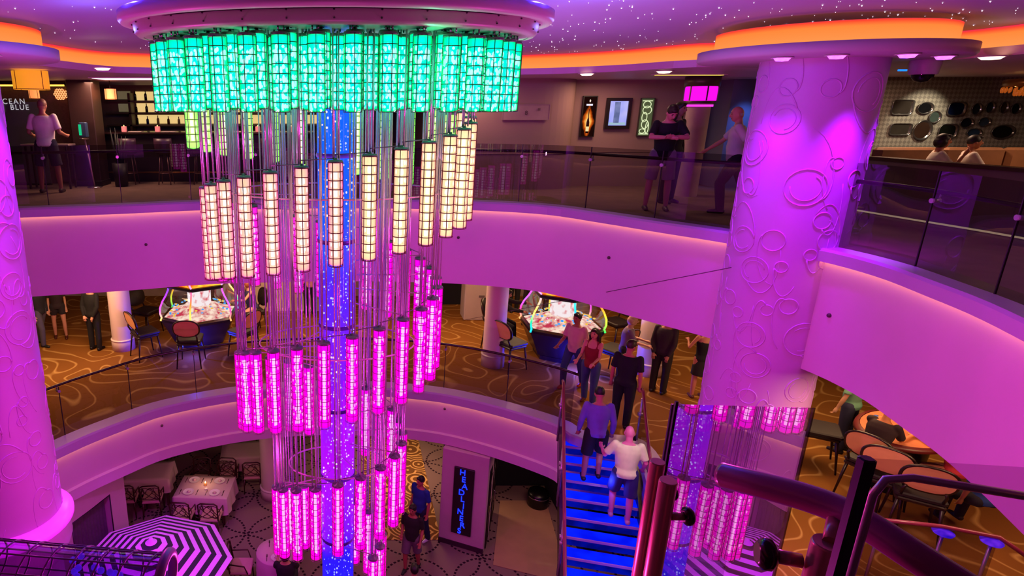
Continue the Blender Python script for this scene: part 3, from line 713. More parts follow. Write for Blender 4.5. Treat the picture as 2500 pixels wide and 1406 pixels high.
t, wd, ht, z = framed('light_box', 'narrow lit panel with pale green outline drawing beside the screen', 'light box', (1558, 239, 1592, 332), 13.48, M('silver_frame', '3c3a30', .4), .014)
MB().box((0, -.02, z), (wd, .006, ht)).build('panel', M('panel_green', '3c4a30', .5, emit='5a6a44', es=.5), t)
mb = MB(); rr = random.Random(2)
for k, (xx, zz, a, b) in enumerate(((0, .36, .3, .09), (.05, .2, .34, .11), (-.1, .0, .2, .13), (0, -.2, .26, .12), (.2, -.3, .12, .16), (-.15, -.4, .22, .06))):
    mb.tube([(wd*(xx+a*math.cos(th)), -.028, z+ht*(zz*.95+b*math.sin(th))) for th in [2*PI*i/16 for i in range(16)]], .008, 5, closed=True)
for zz in (.44, -.46): mb.box((0, -.028, z+ht*zz), (wd*.8, .006, .018))
mb.build('line_drawing', EM('line_pale', 'e8f4c0', 1.0), t)
t, wd, ht, z = framed('name_plate', 'pale rectangular plate with faint numeral 8 on the taupe wall', 'sign', (1226, 254, 1342, 293), 12.88, M('plate_pale', '9a7d78', .5), .012, .025)
def text(body, size, loc, mat, parent, name='lettering', rot=(PI/2, 0, 0), sp=1.0, align='CENTER', lh=1.0, ext=.003):
    cu = bpy.data.curves.new(name, 'FONT'); cu.body = body; cu.size = size; cu.align_x = align; cu.align_y = 'CENTER'; cu.space_character = sp; cu.space_line = lh; cu.extrude = ext
    tmp = bpy.data.objects.new('tmp', cu); COL.objects.link(tmp); dg = bpy.context.evaluated_depsgraph_get()
    me = bpy.data.meshes.new_from_object(tmp.evaluated_get(dg)); bpy.data.objects.remove(tmp); bpy.data.curves.remove(cu)
    o = bpy.data.objects.new(name, me); COL.objects.link(o); o.parent = parent; o.location = loc; o.rotation_euler = rot; me.materials.clear(); me.materials.append(mat); return o
text('8', ht*.42, (0, -.03, z-.02), M('plate_ink', '4a3434', .5), t, 'numeral')
text('III', ht*.25, (wd*.27, -.03, z+.05), M('plate_ink', '4a3434', .5), t, 'small_marks')
# slim pillar with the magenta lantern band
p0 = ony(1700, 300, 12.0)
t = thing('lantern_pillar', 'slim pale pillar with a glowing magenta lantern band at its top', 'column', (p0.x, 12.0, 0))
MB().lathe([(.2, 0), (.2, 1.66), (.23, 1.68), (.23, 1.72)], 28).build('shaft', M('pillar_pale', 'b89a94', .6), t)
MB().lathe([(.26, 1.76), (.27, 1.78), (.27, 2.0), (.26, 2.02)], 28).build('lantern_band', EM('lantern_magenta', 'ff10e8', 1.1), t)
mb = MB(); mb.lathe([(.245, 1.72), (.275, 1.72), (.275, 1.765), (.245, 1.765)], 28); mb.lathe([(.27, 2.02), (.3, 2.02), (.3, 2.2), (.27, 2.2)], 28)
for k in range(6): mb.box((.276*math.cos(k*1.047+.4), .276*math.sin(k*1.047+.4), 1.9), (.02, .02, .26), rz=k*1.047+.4)
mb.build('lantern_frame', M('lantern_bronze', '5a4440', .4, metal=.4), t)
MB().lathe([(.235, 1.66), (.235, 1.7)], 28).build('light_ring', EM('ring_magenta', 'ff40f0', 1.0), t)
c = thing('string_lights', 'small warm bulbs glinting in the dark doorway behind the slim pillar', 'lights', (7.6, 14.2, 1.0))
for k, (px, py) in enumerate(((1716, 288), (1744, 295), (1722, 300), (1750, 305), (1738, 283))):
    p = ony(px, py, 14.2); MB().ell(p-Vector((7.6, 14.2, 1.0)), (.025, .025, .025), 8, 6).build('bulb', EM('bulb_warm', 'ffd090', 2.5), c)
mb = MB(); mb.tube([ony(px, py, 14.2)-Vector((7.6, 14.2, 1.0)) for px, py in ((1712, 284), (1722, 300), (1738, 284), (1750, 306))]+[Vector((.2, .6, .4))], .006, 5); mb.build('cord', m_blackf, c)
# ceiling fittings
def downlight(px, py, col='ffdcb8', r=.11, label='', z=ZS, e=3.0):
    p = onz(px, py, z); t = thing('downlight', label, 'ceiling light', (p.x, p.y, z))
    MB().lathe([(r, 0), (r*1.25, -.004), (r*1.3, -.012), (r*1.05, -.016), (r, -.006)], 24).build('trim_ring', M('downlight_trim', 'e0c8d0', .4), t)
    MB().lathe([(0, -.045), (r*.7, -.04), (r, -.014)], 24).build('lens', EM('lens_'+col, col, e), t); return t
for px, py, l in ((250, 164, 'round warm downlight above the bar counter, left of the chandelier'), (1433, 178, 'round warm downlight over the wine poster'), (1622, 172, 'round warm downlight between wall screen and slim pillar'), (2421, 136, 'warm downlight near the dome camera')):
    downlight(px, py, label=l)
for (cx, cy), angs, lb in ((RC, (-2.55, -2.1, -1.5, -.9), ('first', 'second', 'third', 'fourth')), (LC, (-1.2, -.5), ('nearer', 'farther'))):
    for a, q in zip(angs, lb):
        x, y = cx+1.1*math.cos(a), cy+1.1*math.sin(a); t = thing('downlight', 'violet downlight in the round ceiling disc over the %s carved column, %s %s' % ('mirror-side' if cx > 0 else 'umbrella-side', q, 'from the chandelier' if cx > 0 else 'one'), 'ceiling light', (x, y, ZS-.004))
        MB().lathe([(.085, 0), (.11, -.004), (.115, -.014), (.09, -.016), (.085, -.006)], 20).build('trim_ring', M('downlight_trim', 'e0c8d0'), t)
        MB().lathe([(0, -.05), (.06, -.045), (.085, -.012)], 20).build('lens', EM('lens_violet', 'e060ff', 3.0, col2='a050ff', scale=20), t)
p = onz(2262, 146, ZS); t = thing('dome_camera', 'dome security camera hanging from the soffit beside the carved column', 'security camera', (p.x, p.y, ZS))
MB().lathe([(.15, 0), (.155, -.03), (.14, -.16), (.13, -.17), (0, -.17)], 28).build('housing', M('camera_white', 'b8a0b8', .4), t)
MB().lathe([(.11, -.165), (.105, -.2), (.07, -.245), (0, -.262)], 24).build('dome', M('camera_dome', '100814', .1), t)
MB().box((-.26, 0, -.12), (.1, .02, .02)).build('status_light', EM('status_blue', '2080ff', 1.5), t)
# lit slots in the ceiling
c, wd, ht = wrect(277, 172, 372, 183, 13.6)
t = thing('ceiling_light_slot', 'long pink-white light slot in the ceiling above the bar', 'ceiling light', (c.x+.4, 12.6, ZS))
MB().box((0, 0, -.012), (1.6, .8, .02)).build('frame', M('downlight_trim', 'e0c8d0'), t); MB().box((0, 0, -.025), (1.5, .7, .006)).build('diffuser', EM('slot_pink', 'ffd8f4', 1.6), t)
t = thing('ceiling_light_slot', 'narrow yellow light slot in the ceiling beside the slim pillar', 'ceiling light', (5.95, 11.2, ZS))
MB().box((0, 0, -.008), (1.25, .16, .014)).build('frame', M('downlight_trim', 'e0c8d0'), t); MB().box((0, 0, -.018), (1.15, .1, .006)).build('diffuser', EM('slot_yellow', 'ffd860', 1.2), t)
t = thing('cornice_light', 'thin yellow light strip along the top of the dark restaurant wall', 'light strip', (-7.8, 13.9, 2.1))
MB().box((0, 0, .03), (3.6, .07, .06)).build('channel', m_blackf, t); MB().box((0, -.04, .0), (3.6, .02, .035)).build('diffuser', EM('strip_yellow', 'ffc850', 1.8), t)
# ------- left: restaurant entrance and bar
w = MB(); w.box((-7.6, 14.05, 1.1), (4.4, .1, 2.2)); struct('wall_back', w, M('brown_mosaic_wall', '6a4a34', .5, noise=.35, scale=22))
t = thing('glass_sign_panel', 'grey glass panel with the restaurant name OCEAN BLUE behind the man in the white tee', 'sign', (-7.5, 13.7, 0))
MB().box((0, 0, .9), (2.05, .03, 1.72)).build('glass', M('grey_glass', '565056', .12, noise=.1, scale=2), t)
MB().box((0, .0, .02), (2.05, .08, .04)).build('base_rail', m_blackf, t)
ml = EM('letter_white', 'cfc8d0', .75)
pc, wd, ht = wrect(-14, 238, 62, 258, 13.66); text('OCEAN', ht*.95, (pc.x+7.5, -.03, pc.z), ml, t, 'lettering', sp=1.28)
pc, wd, ht = wrect(20, 253, 74, 272, 13.66); text('BLUE', ht*.95, (pc.x+7.5, -.03, pc.z), ml, t, 'lettering', sp=1.25)
pc, wd, ht = wrect(4, 250, 10, 273, 13.66); MB().box((pc.x+7.5, -.03, pc.z), (.03, .01, ht)).build('divider_bar', ml, t)
def drum_lamp(px, py, wpx, hpx, Y, label, col, es, cord=True):
    c, wd, ht = wrect(px-wpx/2, py-hpx/2, px+wpx/2, py+hpx/2, Y); zt = min(ZS-.02, c.z+ht/2); zb = zt-ht
    t = thing('drum_lamp', label, 'pendant lamp', (c.x, Y, zb)); r = wd/2
    MB().lathe([(r, 0), (r, ht)], 32).build('shade', M('shade_'+col, col, .8, emit=col, es=es), t)
    mb = MB()
    for a in range(4): mb.box((r*1.005*math.cos(a*PI/2+1.1), r*1.005*math.sin(a*PI/2+1.1), ht/2), (.008, .008, ht), rz=a*PI/2+1.1)
    mb.lathe([(r*1.01, 0), (r*1.01, .012)], 32); mb.build('shade_seams', M('seam_brown', '7a4a10', .6), t)
    MB().lathe([(0, .02), (r*.95, .02)], 24).build('diffuser', EM('diff_'+col, 'ffd070', 1.6), t)
    if zt < ZS-.05: MB().cyl((0, 0, ht*.5), (0, 0, ZS-zb), .008, n=6).build('cord', m_blackf, t)
    return t
drum_lamp(74, 187, 82, 46, 9.9, 'large yellow drum lamp close under the ceiling, above the man in the white tee', 'f0a020', .75)
drum_lamp(83, 228, 24, 26, 13.3, 'small orange lampshade hanging in front of the grey glass sign', 'ff9a50', .9)
drum_lamp(270, 230, 27, 26, 14.0, 'small orange lampshade hanging between dark pillar and bottle shelves', 'ff9a60', .9)
pc, wd, ht = wrect(133, 217, 163, 243, 13.97); t = thing('honeycomb_sconce', 'glowing orange honeycomb wall sconce on the brown mosaic wall', 'wall lamp', (pc.x, 13.97, pc.z))
mb = MB()
for i in range(-2, 3):
    for j in range(-2, 3):
        if abs(i)+abs(j) < 4: mb.tube([(i*wd/5+(j % 2)*wd/10+wd*.11*math.cos(th), -.03, j*ht/5.4+ht*.12*math.sin(th)) for th in [PI/6+k*PI/3 for k in range(6)]], .012, 5, closed=True)
mb.build('honeycomb', EM('comb_glow', 'ffb070', 1.3), t); MB().box((0, -.01, 0), (wd*.9, .02, ht*.9)).build('back_plate', M('comb_back', '8a4a20', .6, emit='a04a10', es=.6), t)
w = wrect(203, 180, 252, 440, 14.0); t = thing('dark_pillar', 'square dark wood pillar between restaurant entrance and bar', 'pillar', (w[0].x, 13.7, 0))
MB().rbox((0, 0, 1.1), (.52, .5, 2.2), .015).build('shaft', M('dark_wood', '2e1512', .5, noise=.3, scale=4), t); MB().rbox((0, 0, .06), (.56, .54, .12), .01).build('plinth', M('plinth_dark', '1a0c0a', .5), t)
# back bar
BY = 16.3; t = thing('back_bar', 'lit back bar shelving with cream panels behind the bar counter', 'shelf', (-3.6, BY+.2, 0))
MB().box((0, .25, 1.1), (6.2, .1, 2.2)).build('back_panel', M('bar_back', '6e5238', .6, noise=.2), t)
for z in (1.2, 1.5, 1.8): MB().box((.2, .02, z), (5.4, .34, .035)).build('shelf_board', M('shelf_brown', '4a2e1c', .5), t)
for z in (1.66, 1.95): MB().box((.6, .19, z-.02), (4.8, .02, .22)).build('lit_panel', M('panel_cream', 'd8c08a', .6, emit='e0c078', es=1.0), t)
MB().box((.6, .19, 1.35), (4.8, .02, .22)).build('lit_panel', M('panel_cream', 'd8c08a'), t)
for z in (1.64, 1.95): MB().box((-2.1, .17, z), (.33, .04, .2)).build('square_panel', M('panel_sage', '9a9272', .6, emit='8a805a', es=.35), t)
for x in (-1.88, 1.0, 3.0): MB().box((x, .02, 1.5), (.06, .34, 1.0)).build('upright', M('shelf_brown', '4a2e1c'), t)
MB().rbox((0, -.1, .52), (6.0, .5, 1.04), .02).build('lower_cabinet', M('cabinet_dark', '3a2820', .5), t)
def bottle(col, h, label, x, y, z, r=.035):
    b = MB(); b.lathe([(0, 0), (r, 0), (r, h*.55), (r*.9, h*.64), (r*.34, h*.76), (r*.34, h*.96), (r*.42, h*.96), (r*.42, h), (0, h)], 12)
    o = b.build('bottle', M('bottle_'+col, col, .15, noise=.1), None, (x, y, z)); tag(o, label, 'bottle', 'bottles on the back bar'); return o
rr = random.Random(5); cols = [('1c1a16', 'black'), ('5a2a10', 'amber'), ('1a2a5a', 'blue'), ('8a7a50', 'straw-coloured'), ('3a4a22', 'green')]
for row, z, n in (('top', 1.82, 11), ('middle', 1.52, 11), ('bottom', 1.22, 11)):
    for k in range(n):
        c = cols[[0, 0, 1, 0, 4, 0, 1, 3, 0, 2, 0][k]] if row != 'bottom' else cols[[0, 2, 3, 1, 3, 4, 1, 3, 0, 3, 1][k]]
        bottle(c[0], rr.uniform(.2, .25), '%s bottle on the %s shelf of the back bar, %s' % (c[1], row, ['next to the square cream panels', 'second', 'third', 'fourth', 'fifth', 'sixth', 'seventh', 'eighth', 'ninth', 'tenth', 'eleventh'][k]+(' from the square cream panels' if k else '')), -5.36+k*.27, BY+.2, z)
t = thing('bar_counter', 'long dark bar counter with a glossy top behind the far balustrade', 'bar counter', (-3.3, 14.6, 0))
MB().rbox((0, 0, .53), (5.0, .55, 1.06), .02).build('front', M('bar_front', '1a0e10', .35), t); MB().rbox((0, -.06, 1.09), (5.2, .75, .05), .02).build('worktop', M('bar_top', '241416', .15), t)
MB().tube([(-2.5, -.36, .22), (2.5, -.36, .22)], .02, 8).build('foot_rail', M('brass_dim', '8a5a30', .3, metal=.7), t)
for k in range(6):
    x = -4.75+k*.78
    t = thing('bar_stool', '%s bar stool from the dark pillar, low-backed, in front of the bar counter' % ('first', 'second', 'third', 'fourth', 'fifth', 'sixth')[k], 'bar stool', (x, 13.85, 0), 0, 'bar stools')
    MB().lathe([(0, .66), (.17, .66), (.19, .7), (.18, .75), (0, .76)], 20).build('seat', M('stool_leather', '2a1620', .4), t)
    mb = MB(); mb.lathe([(.2, .76), (.21, .92), (.205, 1.0), (.19, 1.0), (.19, .77)], 16, a0=PI+.3, a1=2*PI-.3); mb.build('backrest', M('stool_back', '3a1c30', .4), t)
    for a in range(4): MB().cyl((.1*math.cos(a*PI/2+.78), .1*math.sin(a*PI/2+.78), .67), (.19*math.cos(a*PI/2+.78), .19*math.sin(a*PI/2+.78), 0), .014, .011, 8).build('leg', M('stool_leg', '70504a', .3, metal=.5), t)
    MB().tube([(.15*math.cos(i*PI/8), .15*math.sin(i*PI/8), .25) for i in range(16)], .008, 6, closed=True).build('foot_ring', M('stool_leg', '70504a'), t)
    v = thing('candle_cube', 'small pink candle cube on the bar counter, %s from the dark pillar' % ('first', 'second', 'third', 'fourth', 'fifth', 'sixth')[k], 'candle holder', (-5.0+k*.76, 14.42, 1.116), 0, 'candle cubes')
    MB().rbox((0, 0, .06), (.1, .1, .12), .012).build('cube', M('cube_pink', 'd88080', .5, emit='e87878', es=.5), v); MB().lathe([(0, .121), (.018, .121), (.012, .14), (0, .155)], 10).build('flame', EM('flame', 'ffd890', 1.5), v)
    n = MB().box((-4.75+k*.76, 14.45, 1.121), (.3, .2, .01)).build('place_mat', M('mat_white', 'c8b0a8', .7)); tag(n, 'white place mat on the bar counter after the %s candle cube' % ('first', 'second', 'third', 'fourth', 'fifth', 'sixth')[k], 'place mat', 'place mats on the bar')
pb = ony(287, 330, 13.5); t = thing('snake_plant', 'dark spiky plant in a pot beside the dark pillar', 'plant', (pb.x, 13.45, 0))
MB().lathe([(0, 0), (.13, 0), (.16, .5), (.14, .5), (.12, .47), (0, .47)], 20).build('pot', M('pot_dark', '1c1216', .5), t)
mb = MB()
for k in range(9):
    a = k*2.4; r = .05+.012*k*.7; mb.tube([(r*.6*math.cos(a), r*.6*math.sin(a), .46), (r*math.cos(a), r*math.sin(a), .75), (r*1.5*math.cos(a), r*1.5*math.sin(a), 1.0+.3*((k*7 % 5)/5))], [.02, .028, .002], 6)
mb.build('leaves', M('leaf_dark', '14120f', .6), t)
pb = onz(232, 458, 0); t = thing('sanitizer_stand', 'hand sanitizer dispenser with green front on a thin steel stand', 'dispenser stand', (pb.x, pb.y, 0))
MB().lathe([(0, 0), (.15, 0), (.15, .02), (.03, .035)], 28).build('base', M('steel_shiny', 'c0b0b8', .2, metal=.9), t)
MB().cyl((0, 0, .02), (-.1, 0, 1.02), .016, n=10).build('pole', M('steel_pink', 'd0a8b0', .3, metal=.6), t)
MB().rbox((-.1, 0, 1.2), (.16, .12, .3), .02).build('dispenser', M('dispenser_blue', '2a3c5a', .4), t); MB().box((-.15, -.062, 1.2), (.055, .01, .22)).build('green_front', EM('green_front', '20d890', .8), t)
MB().lathe([(0, 0), (.1, .005), (.11, .03)], 20, (-.1, 0, 1.0)).build('drip_tray', M('steel_shiny', 'c0b0b8'), t)
pb = ony(112, 333, 13.1); t = thing('console_table', 'narrow dark console table in front of the man in the white tee', 'table', (pb.x, 13.15, 0))
MB().rbox((0, 0, .9), (1.0, .35, .04), .01).build('top', M('console_top', '8a7070', .2), t)
for sx_ in (-.42, .42):
    for sy_ in (-.13, .13): MB().rbox((sx_, sy_, .44), (.04, .04, .88), .005).build('leg', M('dark_wood', '2e1512'), t)
# ------- right: lounge with the mirror wall
MW = 12.3
g = NT('silver_mosaic'); b = g.n('BsdfPrincipled'); tc = g.n('TexCoord'); mp = g.n('Mapping'); mp.inputs['Scale'].default_value = (8.5, 8.5, 8.5); mp.inputs['Rotation'].default_value = (0, PI/4, 0); g.l(tc.outputs['Object'], mp.inputs[0])
ck = g.n('TexChecker'); ck.inputs['Scale'].default_value = 2; ck.inputs[1].default_value = (*lin('a09a8c'), 1); ck.inputs[2].default_value = (*lin('807a70'), 1); g.l(mp.outputs[0], ck.inputs[0])
g.l(ck.outputs[0], b.inputs['Base Color']); b.inputs['Roughness'].default_value = .35; b.inputs['Metallic'].default_value = .2; m_mos = g.surf(b.outputs[0])
w = MB(); w.box((13.0, MW+.06, 1.1), (9.0, .1, 2.2)); struct('wall_right', w, m_mos)
w = MB(); w.box((8.45, 12.75, 1.1), (.1, 1.0, 2.2)); struct('wall_right', w, M('blue_grey_wall', '77788e'))
def tray(px, py, wpx, hpx, shape, col, label, dark=False):
    c, wd, ht = wrect(px-wpx/2, py-hpx/2, px+wpx/2, py+hpx/2, MW-.02); t = thing('mirror_tray', label, 'wall tray', (c.x, MW+.01, c.z), 0, 'silver trays on the mirror wall')
    n = 28; k = {'oval': 2, 'round': 2, 'rect': 6, 'oct': 3.4}[shape]
    def rim(s, y): return [Vector((math.copysign(abs(math.cos(a))**(2/k), math.cos(a))*wd/2*s, y, math.copysign(abs(math.sin(a))**(2/k), math.sin(a))*ht/2*s)) for a in [2*PI*i/n for i in range(n)]]
    mb = MB(); mb.ribbon([rim(.8, -.012), rim(.86, -.02), rim(.97, -.045), rim(1.0, -.04), rim(1.0, -.03), rim(.84, 0)], closed=True); mb.build('rim', M('tray_silver', '8a8684', .2, metal=.9), t)
    f = MB(); f.add(rim(.81, -.012), [tuple(range(n))]); f.build('centre', M('tray_'+col, col, .15, metal=.7, noise=.3, scale=5), t)
for a in ((2204, 262, 54, 38, 'rect', '5a5048', 'dull rectangular tray, the one next to the carved column, above the short oblong tray'), (2260, 264, 40, 30, 'oval', '26262a', 'dark oval tray between rectangular tray and blue tray, upper line'), (2283, 286, 30, 30, 'round', '6a8078', 'small round greenish mirror tray in the middle of the lit spot'), (2337, 266, 46, 36, 'oct', '1c2a5a', 'dark blue eight-cornered tray beside the light spot'),
          (2199, 316, 54, 30, 'rect', '5c544a', 'short oblong tray below the dull rectangular tray'), (2253, 318, 46, 50, 'oval', '5a4034', 'large brown oval tray tilted below the small round mirror tray'), (2315, 321, 48, 38, 'oct', '242820', 'dark cushion-shaped tray above the seated woman'),
          (2385, 266, 26, 30, 'oval', '3a4250', 'first of four small dim ovals beyond the dark blue tray'), (2418, 262, 24, 28, 'oval', '48525c', 'second of four small dim ovals beyond the dark blue tray'), (2452, 262, 22, 30, 'oval', '6a5238', 'third of four small dim ovals, brownish, beyond the dark blue tray'), (2481, 265, 26, 28, 'round', '2a2a32', 'last of four small dim ovals beyond the dark blue tray'),
          (2361, 300, 34, 26, 'oval', '2c3240', 'dim oval tray between cushion-shaped tray and pale blue mirror'), (2404, 298, 32, 24, 'oval', '5a7088', 'pale blue shiny oval mirror in the dim part of the wall'), (2379, 324, 38, 22, 'oval', '4a6a90', 'flat blue oval tray above the seated man'), (2450, 322, 60, 36, 'oval', '2a2422', 'large dark oval tray farthest along the lower line')):
    tray(*a)
# banquette
for k in range(4):
    x = 9.35+k*1.08; t = thing('banquette', ('brown banquette section beside the carved column', 'brown banquette section between the column end and the seated couple', 'brown banquette section behind the seated woman', 'dark brown banquette section behind the seated man')[k], 'banquette', (x, 10.25, 0), 0, 'banquette row')
    mc = M('banquette_tan', '8a5a34', .7, noise=.15) if k < 3 else M('banquette_dark', '5a3424', .7)
    MB().rbox((0, -.2, .2), (1.05, .7, .2), .05).build('seat', mc, t); MB().rbox((0, .2, .6), (1.05, .2, .82), .06).build('backrest', mc, t); MB().rbox((0, -.15, .05), (1.03, .6, .1), .01).build('base', M('plinth_dark', '1a0c0a'), t)
# low partition with a light line at its foot
PW = smoothpath([Vector(v) for v in ((8.38, 10.0, 0), (8.55, 9.0, 0), (8.72, 7.9, 0), (8.75, 6.0, 0), (8.6, 4.2, 0))], 4)
w = MB(); w.ribbon([atz(PW, .1), atz(PW, .86), atz(offset(PW, -.16), .86), atz(offset(PW, -.16), 0)], smooth=False); struct('wall_right', w, M('partition_taupe', '6a5250', .6, noise=.08))
w = MB(); w.ribbon([atz(offset(PW, .03), .85), atz(offset(PW, .03), .9), atz(offset(PW, -.19), .9), atz(offset(PW, -.19), .85)], smooth=False); struct('trim_11', w, M('partition_cap', '3a1c1c', .25))
w = MB(); w.ribbon([atz(offset(PW, -.02), .02), atz(offset(PW, .004), .05)], smooth=False); struct('trim_12', w, EM('foot_glow', 'e8d0a0', .55))
t = thing('amber_chandelier', 'amber crystal chandelier over the lounge, cut off by the picture edge', 'chandelier', (11.6, 10.6, 1.98))
MB().lathe([(.55, .0), (.58, .02), (.58, .1), (.55, .12)], 36).build('ring', M('amber_brass', '7a4a20', .3, metal=.7), t)
mb = MB(); rr = random.Random(8)
for k in range(36):
    a = 2*PI*k/36
    for r, z in ((.56, -.05), (.4, -.1), (.24, -.15)): mb.ell((r*math.cos(a), r*math.sin(a), z), (.022, .022, .05), 6, 4)
tag(mb.build('crystal_fringe', M('amber_crystal', 'a8602a', .15, emit='c86018', es=.35), t), kind='stuff')
for k in range(7):
    a = 2*PI*k/7+.3; MB().ell((.42*math.cos(a), .42*math.sin(a), .05), (.035, .035, .045), 10, 6).build('bulb', EM('bulb_amber', 'ffc068', 3), t)
MB().cyl((0, 0, -.1), (0, 0, .22), .02, n=8).build('stem', M('amber_brass', '7a4a20'), t); mb = MB()
for k in range(6): mb.tube([(0, 0, .1), (.55*math.cos(k*1.047), .55*math.sin(k*1.047), .06)], .01, 6)
mb.build('arms', M('amber_brass', '7a4a20'), t)
# ------- people upstairs
pf = onz(128, 470, 0)
person('man in a white t-shirt and dark shorts seen from behind at the restaurant entrance', (pf.x, pf.y, 0), PI+.1, 1.84, lean=.03, arms={'L': ((.3, .1, -1), (.1, -1, -.25)), 'R': ((-.3, .1, -1), (-.1, -1, -.25))}, legs={'L': ((.14, 0, -1), (.05, .02, -1)), 'R': ((-.14, 0, -1), (-.05, .02, -1))}, head=(.25, 0), top=('shirt', 'e8d4d0', 'short'), bottom=('shorts', '2c2038', 'short'), hair=('short', '8a5a4a'), shoes='3a2c2c', build=1.15, skin='b07058')
pf = onz(1622, 516, 0)
person('young man in a black t-shirt and pale shorts leaning with folded arms on the handrail', (pf.x-.1, pf.y+.12, 0), -.28, 1.76, lean=.2, arms={'L': ((.35, -.75, -.8), (-1, -.35, .05)), 'R': ((-.35, -.75, -.8), (1, -.28, .0))}, head=(.5, .25), top=('shirt', '141014', 'short'), bottom=('shorts', '9a8490', 'short'), hair=('short', '2a1612'), shoes='5a4444', skin='d08a7c', legs={'L': ((.1, .05, -1), (.04, .03, -1)), 'R': ((-.1, .05, -1), (-.04, .03, -1))})
person('woman with long dark hair standing behind the young man in black', (pf.x+.5, pf.y+.95, 0), .5, 1.76, fem=True, top=('blouse', '1c1216', 'long'), bottom=('trousers', '221820', 'long'), hair=('long', '1c0c0e'), skin='b87868')
pf = onz(1775, 520, 0)
person('old man in a white short-sleeved shirt striding past the slim pillar', (pf.x, pf.y, 0), -2.1, 1.74, lean=.1, arms={'L': ((.2, .7, -1), (.1, .2, -1)), 'R': ((-.25, -.8, -1), (-.1, -1, -.75))}, legs={'L': ((.02, -.45, -1), (.0, .15, -1)), 'R': ((-.02, .35, -1), (.0, .75, -1))}, head=(.05, .2), top=('shirt', 'c8b4b8', 'short'), bottom=('trousers', '241a30', 'long'), hair=('bald', 'b8a8a0'), shoes='1a1014', skin='c8806c', build=1.12)
person('person in a dark blue top half hidden behind the carved column', (ony(1848, 400, 11.2).x, 11.2, 0), -1.2, 1.7, top=('shirt', '1a1428', 'short'), bottom=('trousers', '201630', 'long'), hair=('short', '120a0c'))
p = ony(2312, 352, 9.75); person('seated woman with dark hair in a white top on the banquette, hand by her chin', (p.x, 9.85, 0), 1.1, 1.6, fem=True, seat=.43, legs={'L': ((.1, -1, -.05), (0, .05, -1)), 'R': ((-.1, -1, -.05), (0, .05, -1))}, arms={'R': ((-.2, -.6, -.8), (.15, -.5, 1)), 'L': ((.2, -.5, -.8), (-.3, -1, .1))}, top=('blouse', 'e8d8c0', 'short'), bottom=('trousers', '2a2030', 'long'), hair=('bob', '1a0e0a'), skin='b8744c')
p = ony(2388, 358, 9.75); person('seated dark-haired man in a white shirt on the banquette beside the woman', (p.x, 9.85, 0), 1.1, 1.6, seat=.41, legs={'L': ((.1, -1, -.05), (0, .05, -1)), 'R': ((-.1, -1, -.05), (0, .05, -1))}, arms={'L': ((.2, -.5, -.8), (-.3, -1, .1)), 'R': ((-.2, -.5, -.8), (.3, -1, .1))}, top=('shirt', 'e4d4c4', 'short'), bottom=('trousers', '2a2030', 'long'), hair=('short', '140c0a'), skin='a8643c')
# ================================================================== casino storey
def f2p(px, py): return onz(px, py, Z2)
# pale wall blocks far behind
m_wall2 = M('cream_wall', 'd8c4a8', .7, noise=.04)
w = MB(); w.rbox((0, 0, 1.3), (2.6, .5, 2.6), .03); o = struct('wall_back', w, m_wall2); o.location = (f2p(700, 778).x, f2p(700, 778).y+.9, Z2)
w = MB(); w.rbox((0, 0, 1.3), (.85, .6, 2.6), .03); o = struct('wall_back', w, M('cream_wall_dim', 'b8a49a', .7, noise=.04)); pw = f2p(1168, 782); o.location = (pw.x, pw.y+.3, Z2)
n = MB().rbox((0, 0, 0), (.16, .02, .06), .005); o = n.build('wall_outlet', M('outlet_grey', '6a5a58', .5), None, (pw.x+.05, pw.y-.01, Z2+.72)); tag(o, 'small grey outlet plate low on the pale wall block beside the slim casino column', 'outlet')
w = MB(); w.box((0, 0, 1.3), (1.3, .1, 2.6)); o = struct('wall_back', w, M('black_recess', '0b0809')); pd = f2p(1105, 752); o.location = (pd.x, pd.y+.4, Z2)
def slim_column(px, py, r, z0, z1, label):
    p = onz(px, py, z0); t = thing('slim_column', label, 'column', (p.x, p.y, z0))
    MB().lathe([(r, .3), (r, z1-z0)], 32).build('shaft', M('slim_column_paint', 'dcc0c0', .4, noise=.03), t)
    MB().lathe([(0, 0), (r*1.08, 0), (r*1.08, .24), (r*1.04, .26)], 32).build('base', M('slim_column_paint', 'dcc0c0'), t)
    MB().lathe([(r*1.02, .255), (r*1.12, .265), (r*1.12, .29), (r*1.0, .3)], 32).build('collar', M('collar_pale', 'e8d4d4', .3), t); return t
slim_column(303, 850, .26, Z2, -1.62, 'slim pale casino column left of the neon game pod with the black-suited man beside it')
slim_column(1202, 890, .25, Z2, -1.62, 'slim pale casino column beside the oval-backed chair, nearest the chandelier')
slim_column(1580, 910, .27, Z2, -1.62, 'slim pale casino column behind the man in the dark suit')
# --- neon game pods
def neon(pts, r, cols, parent):
    """bent neon tube whose colour runs from foot to top"""
    t = NT('neon_%d' % len(bpy.data.materials)); e = t.n('Emission'); tc = t.n('TexCoord'); sx = t.n('SeparateXYZ'); t.l(tc.outputs['Object'], sx.inputs[0])
    z0, z1 = pts[0].z, pts[-1].z; st = [(i/(len(cols)-1), c) for i, c in enumerate(cols)]
    t.l(t.ramp(t.math('MULTIPLY', t.math('SUBTRACT', sx.outputs[2], z0), 1/(z1-z0)), st), e.inputs[0]); e.inputs[1].default_value = 1.6
    m = t.surf(e.outputs[0]); m.cycles.emission_sampling = 'NONE'
    return MB().tube(pts, r, 8).build('neon_tube', m, parent)
SIDES = 6
NEON = [('20e0ff', '20ff90', 'ffd060', 'ffb0c0'), ('ff40e0', 'b040ff', '20a0ff', '40ffe0'), ('20ff60', 'd0ff40', 'ffa030', 'ff4060'), ('ffe060', 'ff60d0', 'c040ff', '8040ff'), ('40ff80', 'fff060', 'ff8030', 'ff60a0'), ('ffb060', 'ff40a0', 'c060ff', 'ff50e0')]
